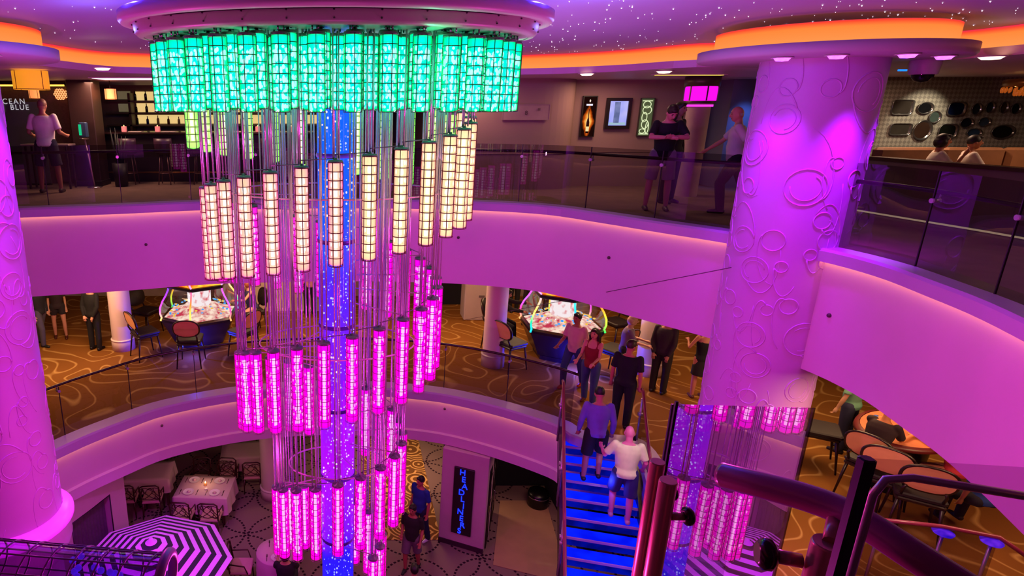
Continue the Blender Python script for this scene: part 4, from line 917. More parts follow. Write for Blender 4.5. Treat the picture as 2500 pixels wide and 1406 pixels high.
def game_pod(px, py, rz, label, shift):
    p = f2p(px, py); t = thing('game_pod', label, 'gaming machine', (p.x, p.y+.75, Z2), rz)
    def ring(r, z): return [Vector((r*math.cos(2*PI*k/SIDES), r*math.sin(2*PI*k/SIDES), z)) for k in range(SIDES)]
    mb = MB(); mb.ribbon([ring(.0, 0), ring(.62, 0), ring(.62, .1), ring(.7, .14), ring(.88, .52), ring(1.0, .74), ring(1.0, .8), ring(.92, .84)], smooth=False, closed=True); mb.build('base_cabinet', M('pod_base', '241424', .25, noise=.2), t)
    # glowing playfield and inner stage
    mb = MB(); mb.ribbon([ring(.93, .83), ring(.6, .9), ring(.42, 1.04), ring(.3, 1.06), ring(0, 1.06)], smooth=False, closed=True); mb.build('playfield', EM('playfield', 'c83a50', 1.25, col2='ffeccc', scale=6, thr=(.36, .6)), t)
    mb = MB(); mb.ribbon([ring(.3, 1.05), ring(.3, 1.5)], smooth=False, closed=True); mb.build('centre_screens', EM('centre_screens', 'e05a60', 1.2, col2='fffaf0', scale=5, thr=(.36, .5)), t)
    mb = MB(); rr = random.Random(int(px))
    for k in range(54):
        a = rr.uniform(0, 6.28); r = rr.uniform(.45, .8); mb.ell((r*math.cos(a), r*math.sin(a), .93+(.8-r)*.4), (.035, .035, .02), 8, 4)
    tag(mb.build('prize_tokens', EM('tokens', 'ffd040', 1.2, col2='40b0ff', scale=9, thr=(.45, .55)), t), kind='stuff')
    prof = [(.97, .84), (1.0, .95), (.99, 1.09), (.92, 1.25), (.82, 1.4), (.76, 1.52), (.75, 1.58)]
    for k in range(SIDES):
        a, b = 2*PI*k/SIDES, 2*PI*(k+1)/SIDES
        rows = [[Vector((r*math.cos(a), r*math.sin(a), z)), Vector((r*math.cos(b), r*math.sin(b), z))] for r, z in prof]
        MB().ribbon(rows).build('glass_pane', GLASS('pod_glass', 'e8e0ec', .03), t)
        neon([Vector(((r+.012)*math.cos(a), (r+.012)*math.sin(a), z)) for r, z in [(1.0, .76)]+prof], .022, NEON[(k+shift) % 6], t)
        # button clusters on the sloping front
        m = (a+b)/2
        for j, (c, es) in enumerate((('2050ff', 1.6), ('ff2040', 1.4), ('2080ff', 1.6), ('30a0ff', 1.5))):
            q = .83*math.cos(PI/SIDES)*1.02; off = (j-1.5)*.16
            MB().ell((q*math.cos(m)-off*math.sin(m), q*math.sin(m)+off*math.cos(m), .56+.04*(j % 2)), (.028, .028, .028), 8, 6).build('button', EM('btn_'+c, c, es), t)
    mb = MB(); mb.ribbon([ring(.78, 1.57), ring(.8, 1.6), ring(.8, 1.65), ring(.74, 1.66)], smooth=False, closed=True); mb.build('black_cornice', M('pod_black', '120a10', .3), t)
    mb = MB(); mb.ribbon([ring(.74, 1.66), ring(.84, 1.74), ring(.9, 1.88), ring(.84, 1.96), ring(0, 1.96)], smooth=False, closed=True); mb.build('sign_crown', EM('pod_crown', 'ff5a10', 1.2, col2='ffd040', scale=4, thr=(.4, .6)), t)
    for k in range(SIDES):
        a = 2*PI*k/SIDES; MB().tube([Vector((r*math.cos(a), r*math.sin(a), z)) for r, z in ((.76, 1.67), (.86, 1.75), (.92, 1.88))], .022, 8).build('crown_neon', EM('crown_neon', 'c0fff0' if k % 2 else 'f0a0ff', 1.4), t)
    lamp('POINT', 'pod_underglow', (p.x, p.y+.75-1.05, Z2+.3), 110, (.02, .03, 1), .03)
    lamp('POINT', 'pod_glow', (p.x, p.y+.75, Z2+1.45), 22, (1, .7, .8), .05)
    return t
game_pod(478, 862, .52, 'neon-edged game pod with chairs round it, the one nearer the black-suited man', 0)
game_pod(1388, 895, .5, 'neon-edged game pod with players round it, behind the woman in the red top', 3)
# --- casino chairs
def casino_chair(label, loc, rz, oval=True, first=None):
    if first is not None:
        t = copy_tree(first); t.location = loc; t.scale = (1.08,)*3; t.rotation_euler.z = rz; t['label'] = label; return t
    t = thing('casino_chair', label, 'chair', loc, rz, 'oval-backed casino chairs')
    fr = M('chair_dark_wood', '24100e', .35)
    MB().rbox((0, -.02, .6), (.52, .5, .07), .05).build('seat', M('seat_leather', '201418', .5), t)
    MB().rbox((0, -.0, .545), (.5, .48, .05), .03).build('seat_frame', fr, t)
    # oval back standing at the rear (local +Y), leaning a little
    def ov(s, y, k=30): return [Vector((.29*s*math.copysign(abs(math.cos(a))**.8, math.cos(a)), y+.06*math.sin(a)*s, .92+.21*s*math.copysign(abs(math.sin(a))**.8, math.sin(a)))) for a in [2*PI*i/k for i in range(k)]]
    mb = MB(); mb.ribbon([ov(.9, .3), ov(.98, .305), ov(1.02, .28), ov(.98, .25), ov(.9, .25)], closed=True); mb.build('back_frame', fr, t)
    mb = MB(); mb.add(ov(.91, .297), [tuple(range(30))]); mb.build('back_panel_tan', M('chair_tan', 'e09a70', .7, noise=.1), t)
    mb = MB(); mb.ribbon([ov(.91, .255), ov(.7, .225), ov(.01, .215)], closed=True); mb.build('back_pad', M('seat_leather', '201418'), t)
    for s in (-1, 1): MB().tube([(s*.2, .2, .58), (s*.21, .27, .72), (s*.19, .28, .78)], .018, 8).build('back_post', fr, t)
    for x in (-1, 1):
        for y in (-1, 1): MB().cyl((x*.21, y*.2, .57), (x*.26, y*.27, 0), .024, .013, 8).build('leg', fr, t)
    t.scale = (1.08,)*3
    return t
def face_to(a, b):
    """rotation that turns local -Y from a towards b"""
    return math.atan2(b[0]-a[0], -(b[1]-a[1]))
podA = f2p(478, 862)+Vector((0, .75, 0)); podB = f2p(1388, 895)+Vector((0, .75, 0))
first = None
for pod, dists in ((podA, ((-2.45, 1.5, 'tan oval-backed chair left of the game pod, seen from the side, near the slim column'), (-1.53, 1.42, 'tan oval-backed chair with its back to us before the first game pod'), (-.62, 1.52, 'tan oval-backed chair turned right, close to the hot pink light tubes'), (2.75, 1.75, 'black padded chair turned to us behind the slim column, beside the game pod'), (.5, 1.42, 'oval-backed chair occupied by the woman in the floral dress'))),
                   (podB, ((-2.62, 1.65, 'tan oval-backed chair between slim column and second game pod'), (-1.0, 1.5, 'tan chair behind the woman in the red top'), (.35, 1.75, 'black padded chair to the right behind the second game pod'), (-.35, 1.65, 'slanting dark chair occupied by the blonde player'), (2.75, 1.55, 'chair occupied by the dark-haired player at the second game pod')))):
    for a, d, l in dists:
        q = (pod.x+d*math.cos(a), pod.y+d*math.sin(a), Z2); c = casino_chair(l, q, face_to(q, pod), first=first); first = first or c
# --- people on the casino floor
def stand(px, py): return f2p(px, py)
q = stand(236, 853); person('person in a black suit beside the slim column, head hidden by the balcony', q, PI*.9, 1.8, arms={'L': ((.15, .25, -1), (-.35, .3, -.9)), 'R': ((-.15, .25, -1), (.35, .3, -.9))}, top=('jacket', '0c0a0c', 'long'), bottom=('trousers', '0e0c10', 'long'), hair=('short', '140c0a'), shoes='080606')
q = stand(150, 825); person('bare-legged person in shorts and brown shoes near the left carved column', q, .4, 1.7, fem=True, top=('shirt', '2a1c20', 'short'), bottom=('shorts', '1c1418', 'brief'), hair=('long', '2a140c'), shoes='4a1c14', legs={'L': ((.06, -.12, -1), (.02, .05, -1)), 'R': ((-.06, .12, -1), (-.02, .15, -1))})
q = stand(108, 843); person('person in grey trousers and black shoes beside the bare-legged person', q, 1.3, 1.76, top=('shirt', '1c1a22', 'long'), bottom=('trousers', '4a4450', 'long'), hair=('short', '1c100c'), shoes='0a0808', legs={'L': ((.02, .28, -1), (0, .3, -1)), 'R': ((-.02, -.25, -1), (0, .05, -1))})
q = (podA.x+1.42*math.cos(.5), podA.y+1.42*math.sin(.5), Z2); person('auburn-haired woman in a sparkling floral dress playing at the game pod', q, face_to(q, podA), 1.72, fem=True, lean=.2, seat=.65, legs={'L': ((.1, -1, -.35), (0, -.1, -1)), 'R': ((-.1, -1, -.35), (0, -.1, -1))}, arms={'L': ((.2, -.8, -.7), (-.1, -1, .1)), 'R': ((-.2, -.8, -.7), (.1, -1, .6))}, head=(.3, 0), top=('dress', '3a3460', 'none'), bottom=('skirt', '2a2448', 'short'), hair=('bob', '8a4a2a'), skin='d09a80', build=1.15)
q = (podB.x+1.55*math.cos(2.75), podB.y+1.55*math.sin(2.75), Z2); person('dark-haired player in black reaching to the second game pod from its far side', q, face_to(q, podB), 1.78, lean=.3, seat=.65, legs={'L': ((.1, -1, -.35), (0, -.1, -1)), 'R': ((-.1, -1, -.35), (0, -.1, -1))}, arms={'L': ((.15, -1, -.25), (-.1, -1, .05)), 'R': ((-.1, -.9, -.5), (.1, -1, -.1))}, top=('shirt', '1c1414', 'long'), bottom=('trousers', '14101c', 'long'), hair=('short', '100a0a'), skin='b87860')
q = stand(1283, 792); person('player with glasses and dark top standing behind the far side of the second game pod', (q.x, q.y, Z2), .9, 1.72, top=('shirt', '2a1418', 'long'), bottom=('trousers', '14101a', 'long'), hair=('short', '140c0a'), skin='c08068')
for px, py, l in ((1252, 760, 'standing person in black trousers by the slim column, head hidden by the balcony'), (1322, 762, 'standing person in dark trousers behind the second game pod, head hidden by the balcony'), (757, 770, 'person in a pink top standing behind the blue chandelier core on the casino floor')):
    q = stand(px, py); person(l, q, .2 if px < 1300 else 2.6, 1.78, top=('shirt', '20181c' if px > 1000 else 'd08a98', 'long'), bottom=('trousers', '0e0c10', 'long'), hair=('short', '140c0a'))
q = stand(1432, 985); person('long-haired woman in a red top and jeans, forearms held out in front', q, -.75, 1.68, fem=True, arms={'L': ((.1, -.45, -1), (-.1, -1, -.2)), 'R': ((-.1, -.45, -1), (.1, -1, -.2))}, legs={'L': ((.05, -.15, -1), (.02, .05, -1)), 'R': ((-.05, .15, -1), (0, .2, -1))}, top=('tank', '8a1420', 'none'), bottom=('trousers', '3c4878', 'long'), hair=('long', '2a0e0c'), skin='d88a74', shoes='6a2018', build=1.05)
q = stand(1392, 945); person('man in a pale pink t-shirt walking past the second game pod', q, -.9, 1.76, arms={'L': ((.15, .3, -1), (.05, -.3, -1)), 'R': ((-.15, -.3, -1), (0, -.9, -.5))}, legs={'L': ((.05, .3, -1), (0, .35, -1)), 'R': ((-.05, -.35, -1), (0, .05, -1))}, top=('shirt', 'd89aa0', 'short'), bottom=('trousers', '2a2c6a', 'long'), hair=('short', '140a0a'), skin='a8604c', shoes='b02418')
q = stand(1512, 940); person('blonde woman in a grey patterned top beside the second game pod', (q.x, q.y, Z2), 1.2, 1.66, fem=True, lean=.12, top=('blouse', '7a6478', 'short'), bottom=('shorts', '2a1c24', 'short'), hair=('bob', 'c8a080'), skin='d09a80', arms={'L': ((.1, -.5, -1), (-.1, -1, -.2)), 'R': ((-.1, -.5, -1), (.1, -1, -.2))})
q = stand(1512, 1040); person('man in black seen from behind with grey hair at the head of the blue-lit stairs', q, 2.5, 1.78, arms={'L': ((.15, .1, -1), (.05, -.15, -1)), 'R': ((-.15, .1, -1), (-.05, -.15, -1))}, head=(.1, -.5), top=('shirt', '0e0a0e', 'short'), bottom=('trousers', '0e0c10', 'long'), hair=('short', '3a1c18'), skin='c06a5c', shoes='0a0808', build=1.15)
q = stand(1604, 958); person('man in a dark suit standing with his back to the carved column', q, 2.3, 1.8, arms={'L': ((.12, .2, -1), (-.25, .3, -1)), 'R': ((-.12, .2, -1), (.25, .3, -1))}, top=('jacket', '2a1a1c', 'long'), bottom=('trousers', '20140f', 'long'), hair=('short', '1c0e0a'), skin='a86850')
q = stand(1700, 970); person('dark-haired woman in a black tank top and skirt seen from behind', q, PI-.1, 1.68, fem=True, arms={'L': ((.5, -.2, -1), (-.3, -1, .3)), 'R': ((-.5, -.2, -1), (.3, -1, .3))}, head=(.35, 0), top=('tank', '0c0a0c', 'none'), bottom=('skirt', '1c1012', 'short'), hair=('bob', '140a0a'), skin='b8725c', shoes='5a2c20', build=1.08)
# --- gaming table to the right, seen under the balcony
GT = (8.95, 8.75); t = thing('gaming_table', 'dark gaming table with lit top and red edge under the right balcony', 'gaming table', (8.95, 8.75, Z2), .5)
mb = MB(); mb.lathe([(0, .86), (.8, .86), (.88, .9), (.86, .95), (.78, .96)], 40, sy=.7); mb.build('padded_rim', M('table_red', '5a1418', .4), t)
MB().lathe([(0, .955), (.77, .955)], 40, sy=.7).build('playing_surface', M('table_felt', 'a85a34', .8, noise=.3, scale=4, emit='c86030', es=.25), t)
MB().lathe([(.3, 0), (.55, 0), (.42, .1), (.5, .86)], 24, sy=.7).build('pedestal', M('pod_black', '120a10'), t)
rr = random.Random(6)
for k in range(7):
    a = rr.uniform(0, 6.28); r = rr.uniform(.2, .68); c = MB(); c.lathe([(0, 0), (.035, 0), (.035, .06), (0, .06)], 12); o = c.build('chip_stack', M('chip_%d' % (k % 3), ('e0c060', 'c02828', '2858c0')[k % 3], .4), t, (r*math.cos(a), r*.65*math.sin(a), .958))
for px, py, l, cb in ((2166, 1134, 'tan oval-backed chair beside the dark-clothed player under the right balcony', 1), (2264, 1181, 'wide tan oval-backed chair, the lowest one under the right balcony', 1), (2010, 1010, 'black chair beside the carved column under the right balcony', 0), (2120, 1100, 'dark chair the dark-clothed player sits on under the right balcony', 1)):
    p = onz(px, py, Z2+.92); d = Vector((GT[0]-p.x, GT[1]-p.y, 0)).normalized(); q = p+d*.28*cb; casino_chair(l, (q.x, q.y, Z2), face_to(q, GT), first=first)
q = f2p(2050, 1100); person('person in a mint green shirt and dark trousers standing under the right balcony', (q.x, q.y, Z2), -2.6, 1.72, arms={'L': ((.2, -.1, -1), (.1, -.3, -1)), 'R': ((-.2, -.1, -1), (-.1, -.2, -1))}, top=('shirt', '6a9a80', 'short'), bottom=('trousers', '2a2848', 'long'), hair=('short', '2a1810'), build=1.1)
q = onz(2138, 1068, Z2+1.0); person('dark-clothed player reaching an arm over the gaming table', (q.x, q.y, Z2), face_to(q, GT), 1.75, seat=.65, lean=.3, legs={'L': ((.1, -1, -.35), (0, -.1, -1)), 'R': ((-.1, -1, -.35), (0, -.1, -1))}, arms={'L': ((.2, -1, -.4), (0, -1, -.05)), 'R': ((-.1, -.6, -.9), (0, -1, .1))}, top=('shirt', '2a1018', 'short'), bottom=('trousers', '14101a', 'long'), hair=('short', '3a1410'), skin='c8784c')
q = onz(2330, 1180, Z2+.5); person('player in a red floral blouse at the gaming table under the right balcony', (q.x, q.y, Z2), face_to(q, GT), 1.62, fem=True, seat=.6, lean=.15, legs={'L': ((.1, -1, -.35), (0, -.1, -1)), 'R': ((-.1, -1, -.35), (0, -.1, -1))}, arms={'L': ((.2, -1, -.5), (-.2, -1, .1)), 'R': ((-.2, -1, -.5), (.2, -1, .1))}, top=('blouse', 'c03038', 'short'), bottom=('skirt', '7a2030', 'short'), hair=('bob', '1c0c0c'), skin='c88060', build=1.2)
q = onz(2395, 1250, Z2+.5); person('player in a blue top, the lowest one under the right balcony', (q.x, q.y, Z2), face_to(q, GT), 1.66, seat=.6, lean=.1, legs={'L': ((.1, -1, -.35), (0, -.1, -1)), 'R': ((-.1, -1, -.35), (0, -.1, -1))}, top=('shirt', '1c3c7a', 'short'), bottom=('trousers', '14101a', 'long'), hair=('short', '140c0a'), skin='a86850')
# ================================================================== restaurant storey, stairs and the foreground
def f3p(px, py): return onz(px, py, Z3)
slim_column(668, 1208, .3, Z3, -5.45, 'slim pale column beside the white-clothed dining table on the lowest floor')
# sign wall, doorway
a, b = f3p(1070, 1320), f3p(1178, 1352)
d = (b-a); wlen = d.length; ang = math.atan2(d.y, d.x)
w = MB(); w.rbox((0, .3, 1.19), (wlen, .6, 2.38), .01); o = struct('wall_back', w, M('mauve_wall', 'c89ab4', .6, noise=.04)); o.location = (a+b)/2; o.rotation_euler.z = ang
w = MB(); w.box((0, -.005, .06), (wlen+.01, .02, .12)); o = struct('baseboard_back', w, M('dark_plum', '3a1430', .5)); o.location = (a+b)/2; o.rotation_euler.z = ang
sg = thing('headliners_sign', 'tall dark sign panel with blue glowing stacked letters on the mauve wall', 'sign', (a+b)/2, ang); sg.name = 'stacked_letter_sign'
MB().rbox((0, -.03, 1.2), (.44, .05, 1.66), .01).build('panel', M('sign_plum', '24081c', .4), sg)
m_blue = EM('sign_blue', '1428ff', 3)
for i, chx in enumerate('HEADLINERS'): text(chx, .19, (.03*((i*7) % 3-1), -.062, 1.93-.163*i), m_blue, sg, 'letter', ext=.008)
# dark entrance with double door leaf
c = b+Vector((.1, 0, 0))
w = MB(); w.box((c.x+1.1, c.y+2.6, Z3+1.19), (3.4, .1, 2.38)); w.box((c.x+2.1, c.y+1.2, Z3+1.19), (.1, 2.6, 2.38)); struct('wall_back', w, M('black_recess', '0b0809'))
dr = thing('door_1', None, None, (b.x+.05, b.y+.1, Z3), 0); dr['kind'] = 'structure'; dr['label'] = 'dark panelled door standing open beside the sign wall'
dr.rotation_euler.z = 1.22
MB().rbox((.75, 0, 1.0), (1.4, .06, 1.96), .01).build('leaf', M('door_black', '14080c', .3), dr)
for x, z in ((.4, .5), (1.1, .5), (.4, 1.4), (1.1, 1.4)):
    mb = MB(); mb.tube([(x-.25, -.035, z-.33), (x+.25, -.035, z-.33), (x+.25, -.035, z+.33), (x-.25, -.035, z+.33)], .008, 6, closed=True); mb.build('panel_moulding', M('door_trim', '4a343c', .25, metal=.5), dr)
MB().ell((.75, -.04, 1.45), (.09, .012, .16), 14, 8).build('oval_window', M('door_glass', '5a5058', .1), dr)
mb = MB(); mb.tube([(.66, -.05, .85), (.66, -.09, .87), (.66, -.09, 1.13), (.66, -.05, 1.15)], .012, 8); mb.build('pull_handle', M('steel_shiny', 'c0b0b8'), dr)
r0 = [onz(px, py, Z3+.008) for px, py in ((1190, 1352), (1232, 1300), (1345, 1350), (1352, 1406))]
rg = MB(); pr = [(p.x, p.y) for p in r0]; pr = [(c.x+.05, b.y-.35), (c.x+1.5, b.y-.9), (c.x+1.9, b.y+1.9), (c.x+.75, b.y+1.9)]
rg.prism(pr, Z3+.004, Z3+.014); o = rg.build('entrance_rug', M('rug_beige', 'b08a62', .9, noise=.15, scale=2)); tag(o, 'beige rug running into the dark entrance beside the sign wall', 'rug')
p = f3p(1312, 1232); t = thing('round_stool', 'round black stool with chrome bands inside the dark entrance', 'stool', (p.x, p.y, Z3))
MB().lathe([(0, 0), (.24, 0), (.26, .05), (.26, .3), (.24, .38), (0, .4)], 28).build('seat_drum', M('stool_black', '0c080a', .3), t)
mb = MB(); mb.lathe([(.262, .28), (.27, .29), (.262, .3)], 28, a0=3.4, a1=5.6); mb.build('chrome_band', M('steel_shiny', 'c0b0b8'), t)
# wall with curtained window behind the umbrella
A, B = Vector((-5.27, 9.6, Z3)), Vector((-4.6, 11.17, Z3)); d = B-A; L = d.length; ang = math.atan2(d.y, d.x)
w = MB(); hz = 2.38
for x0, x1, z0, z1 in ((0, .3, 0, hz), (L-.42, L, 0, hz), (.3, L-.42, 0, .75), (.3, L-.42, 1.9, hz)): w.box(((x0+x1)/2, .15, (z0+z1)/2), (x1-x0, .3, z1-z0))
o = struct('wall_left', w, M('mauve_wall', 'c89ab4')); o.location = A; o.rotation_euler.z = ang
wn = thing('window_1', None, None, A, ang); wn['kind'] = 'structure'
mb = MB(); rows = [[Vector((.3+(L-.72)*i/40, .16+.02*math.sin(i*1.9), z)) for i in range(41)] for z in (.75, 1.9)]; mb.ribbon(rows); mb.build('curtain', M('curtain_grey', '5a3c5c', .8, noise=.2, scale=14), wn)
mb = MB(); mb.tube([(.3, .0, .75), (L-.42, .0, .75), (L-.42, .0, 1.9), (.3, .0, 1.9)], .018, 4, closed=True); mb.build('window_frame', M('frame_plum', '2a1028', .5), wn)
# striped parasol
U = onz(368, 1314, Z3+2.36); t = thing('striped_parasol', 'large octagonal parasol with black and magenta-white stripes', 'parasol', (U.x, U.y, Z3), .12)
apex, rim, R = Z3*0+2.3, 1.82, 1.36
def oct_(r, z): return [Vector((r*math.cos(2*PI*k/8), r*math.sin(2*PI*k/8), z)) for k in range(8)]
nb = 15; m_pw, m_pb = M('parasol_white', 'dc9cf0', .7, noise=.04), M('parasol_black', '1c1030', .7, noise=.06)
for mt, par, nm in ((m_pw, 0, 'pale_stripes'), (m_pb, 1, 'dark_stripes')):
    mb = MB()
    for i in range(1, nb):
        if i % 2 != par: continue
        r0_, r1_ = R*i/nb, R*(i+1)/nb; z = lambda r: apex-(apex-rim)*(r/R)**1.08
        mb.ribbon([oct_(r0_, z(r0_)), oct_(r1_, z(r1_))], smooth=False, closed=True)
    mb.build(nm, mt, t)
mb = MB(); mb.lathe([(0, apex+.06), (.035, apex+.05), (.05, apex+.01), (.1, apex-.02)], 16); mb.build('finial', m_pw, t)
MB().cyl((0, 0, .06), (0, 0, apex), .024, n=12).build('pole', M('pole_wood', '8a6a58', .5), t); MB().lathe([(0, 0), (.27, 0), (.27, .06), (.05, .1)], 28).build('base', M('base_iron', '201820', .5), t)
for k in range(8): MB().tube([(0, 0, apex-.03), (R*math.cos(2*PI*k/8), R*math.sin(2*PI*k/8), rim-.006)], .008, 6).build('rib', M('pole_wood', '8a6a58'), t)
# dining tables
m_cloth = M('white_cloth', 'd0b0ac', .8, noise=.03)
def tablecloth(label, loc, rz, w_, d_, h, drop, n=64, rnd=False):
    mb = MB(); rows = []
    def edge(s, z, f=0):
        out = []
        for i in range(n):
            a = 2*PI*i/n
            if rnd: x, y = w_/2*math.cos(a), d_/2*math.sin(a)
            else: x = w_/2*max(-1, min(1, 1.42*math.cos(a))); y = d_/2*max(-1, min(1, 1.42*math.sin(a)))
            k = s+f*math.sin(i*(9 if rnd else 11)*2*PI/n*1.0); out.append(Vector((x*k, y*k, z)))
        return out
    rows = [edge(.01, h), edge(.7, h), edge(.99, h), edge(1.0, h-.012), edge(1.03, h-drop*.5, .015), edge(1.06, h-drop, .035)]
    mb.ribbon(rows, closed=True); o = mb.build('tablecloth', m_cloth, None, loc, rz); o.location = loc; tag(o, label, 'tablecloth'); return o
def plate(label, loc, r=.13):
    t = thing('dinner_plate', label, 'plate', loc, 0, 'plates on the white tablecloths'); MB().lathe([(0, .004), (r*.6, .004), (r, .02), (r*1.02, .022), (r, .014), (r*.6, 0), (0, 0)], 28).build('dish', M('china', 'eadcd8', .25, noise=.02), t)
    mb = MB(); mb.lathe([(0, .05), (.012, .05), (.05, .008), (.035, .006)], 8); mb.build('folded_napkin', M('napkin', 'd8b8b0', .8), t); return t
def cutlery(kind, label, loc, rz):
    mb = MB(); mb.tube([(0, -.1, .004), (0, .02, .004)], .006, 6)
    if kind == 'fork':
        mb.box((0, .04, .004), (.022, .04, .004))
        for k in (-1, 0, 1): mb.box((k*.008, .08, .004), (.004, .05, .004))
    else: mb.box((0, .06, .004), (.018, .1, .004))
    o = mb.build(kind, M('dark_steel', '4a2428', .35, metal=.5), None, loc, rz); tag(o, label, 'cutlery', 'cutlery on the white tablecloths'); return o
def cane_chair(label, loc, rz, first=None):
    if first is not None:
        t = copy_tree(first); t.location = loc; t.rotation_euler.z = rz; t['label'] = label; return t
    t = thing('dining_chair', label, 'chair', loc, rz, 'dining chairs with scrolled backs'); fr = M('chair_brown', '3a0c10', .4)
    MB().rbox((0, 0, .46), (.46, .44, .07), .04).build('seat', M('seat_cream', 'c89890', .8), t)
    mb = MB(); mb.tube([(-.21, .2, .46), (-.22, .26, .9), (-.15, .27, .95), (.15, .27, .95), (.22, .26, .9), (.21, .2, .46)], .018, 8); mb.build('back_frame', fr, t)
    mb = MB()
    for k in range(5): mb.tube([(.19*math.cos(th)+.09*(k-2)*.5, .245, .72+.16*math.sin(th+k)) for th in [PI*2*i/14 for i in range(11)]], .009, 6)
    mb.build('back_scrolls', fr, t)
    for s in (-1, 1): MB().tube([(s*.21, .22, .68), (s*.25, -.1, .66), (s*.23, -.16, .47)], .014, 8).build('armrest', fr, t)
    for x in (-1, 1):
        for y in (-1, 1): MB().cyl((x*.19, y*.18, .43), (x*.21, y*.2, 0), .02, .014, 8).build('leg', fr, t)
    return t
def dining_table(loc, rz, label, w_=1.22, d_=.86, rnd=False):
    t = thing('dining_table', label, 'table', loc, rz)
    if rnd: MB().lathe([(0, .7), (w_/2*.96, .7), (w_/2*.96, .738), (0, .738)], 36).build('tabletop', M('table_wood', '4a2c20', .5), t); MB().lathe([(.25, 0), (.2, .04), (.05, .1), (.05, .7)], 16).build('pedestal', M('table_wood', '4a2c20'), t)
    else:
        MB().rbox((0, 0, .72), (w_*.97, d_*.97, .036), .01).build('tabletop', M('table_wood', '4a2c20', .5), t)
        for x in (-1, 1):
            for y in (-1, 1): MB().rbox((x*(w_/2-.09), y*(d_/2-.09), .35), (.06, .06, .7), .008).build('leg', M('table_wood', '4a2c20'), t)
T = onz(500, 1188, Z3+.75); TL = Vector((T.x, T.y, Z3)); rt = -.06
dining_table(TL, rt, 'rectangular dining table hidden under the candle-lit white cloth')
tablecloth('white tablecloth with drooping corners on the candle-lit dining table', TL+Vector((0, 0, .005)), rt, 1.28, .9, .745, .42)
Rt = Matrix.Rotation(rt, 3, 'Z'); top = lambda x, y, z=.752: TL+Rt@Vector((x, y, z))
for (x, y, nm) in ((-.32, -.24, 'near seat by the parasol'), (.3, -.24, 'near seat by the slim column'), (-.32, .24, 'far seat by the parasol'), (.3, .24, 'far seat by the slim column')):
    plate('dinner plate with folded napkin on the candle-lit table, '+nm, top(x, y))
    cutlery('fork', 'fork left of the plate on the candle-lit table, '+nm, top(x-.2, y), rt); cutlery('knife', 'knife right of the plate on the candle-lit table, '+nm, top(x+.2, y), rt)
cd = thing('candle', 'small burning candle in a glass in the middle of the white-clothed table', 'candle', top(0, .06))
MB().lathe([(0, 0), (.03, 0), (.035, .07), (.031, .07), (.028, .006), (0, .006)], 16).build('glass_cup', M('cup_amber', 'c88a50', .2, emit='ff9030', es=.4), cd); MB().lathe([(0, .05), (.014, .06), (.01, .09), (0, .12)], 10).build('flame', EM('flame_hot', 'ffe8b0', 4), cd)
lamp('POINT', 'candle_light', top(0, .06, 1.0), 2.0, (1, .6, .3), .02)
s_ = thing('salt_dish', 'small white dish beside the candle', 'dish', top(.06, -.1)); MB().lathe([(0, .003), (.02, .003), (.04, .02), (.036, .02), (0, .008)], 16).build('dish', M('china', 'eadcd8'), s_)
fc = cane_chair('scroll-backed chair at the near side of the candle-lit table, by the parasol', TL+Rt@Vector((-.33, -.66, 0)), rt+PI)
for x, y, r_, l in ((.32, -.66, PI, 'scroll-backed chair at the near side of the candle-lit table, by the slim column'), (-.33, .68, 0, 'scroll-backed chair at the far side of the candle-lit table, by the parasol'), (.32, .68, 0, 'scroll-backed chair at the far side of the candle-lit table, by the slim column')): cane_chair(l, TL+Rt@Vector((x, y, 0)), rt+r_, fc)
# more tables in the dim background
for px, py, l in ((596, 1098, 'farther dining table in the dim restaurant, behind the slim column'), (360, 1150, 'dim dining table behind the parasol under the balcony')):
    q = onz(px, py, Z3+.75); q = Vector((q.x, q.y, Z3)); dining_table(q, .1, l); tablecloth('white tablecloth on the '+l.replace(' dining', ''), q+Vector((0, 0, .005)), .1, 1.2, .85, .745, .35)
    for x, y, r_, s in ((-.3, -.66, PI, 'first near'), (.3, -.66, PI, 'second near'), (0, .68, 0, 'far')): cane_chair('%s scroll-backed chair of the %s' % (s, l.replace(' dining', '')), q+Vector((x, y, 0)), .1+r_, fc)
# round table below the chandelier
T2 = onz(676, 1345, Z3+.75); TL2 = Vector((T2.x, T2.y, Z3))
dining_table(TL2, 0, 'round table hidden under a white cloth beside the parasol', .78, .78, True); tablecloth('round white tablecloth below the chandelier, beside the parasol', TL2+Vector((0, 0, .005)), 0, .84, .84, .745, .5, rnd=True)
for x, y, nm in ((.02, .22, 'far side'), (.02, -.2, 'near side')):
    plate('dinner plate with folded napkin on the round white table, '+nm, TL2+Vector((x, y, .752)), .12); cutlery('fork', 'fork on the round white table, '+nm, TL2+Vector((x-.2, y, .752)), .1); cutlery('knife', 'knife on the round white table, '+nm, TL2+Vector((x+.2, y, .752)), -.2)
cane_chair('scroll-backed chair with cream seat between parasol and round white table', TL2+Vector((-.72, -.1, 0)), PI/2, fc); cane_chair('chair at the near side of the round table, taken by the black-haired diner', TL2+Vector((.25, -.78, 0)), PI, fc); cane_chair('chair at the far side of the round white table, behind the light tubes', TL2+Vector((.3, .78, 0)), -.3, fc)
person('black-haired diner seated at the round white table, head at the picture edge', (TL2.x+.25, TL2.y-.74, Z3), PI, 1.72, seat=.5, legs={'L': ((.1, -1, -.05), (0, .05, -1)), 'R': ((-.1, -1, -.05), (0, .05, -1))}, arms={'L': ((.15, -.7, -.8), (-.1, -1, .1)), 'R': ((-.15, -.7, -.8), (.1, -1, .1))}, top=('shirt', '1c141c', 'short'), bottom=('trousers', '18121c', 'long'), hair=('bob', '0c0608'))
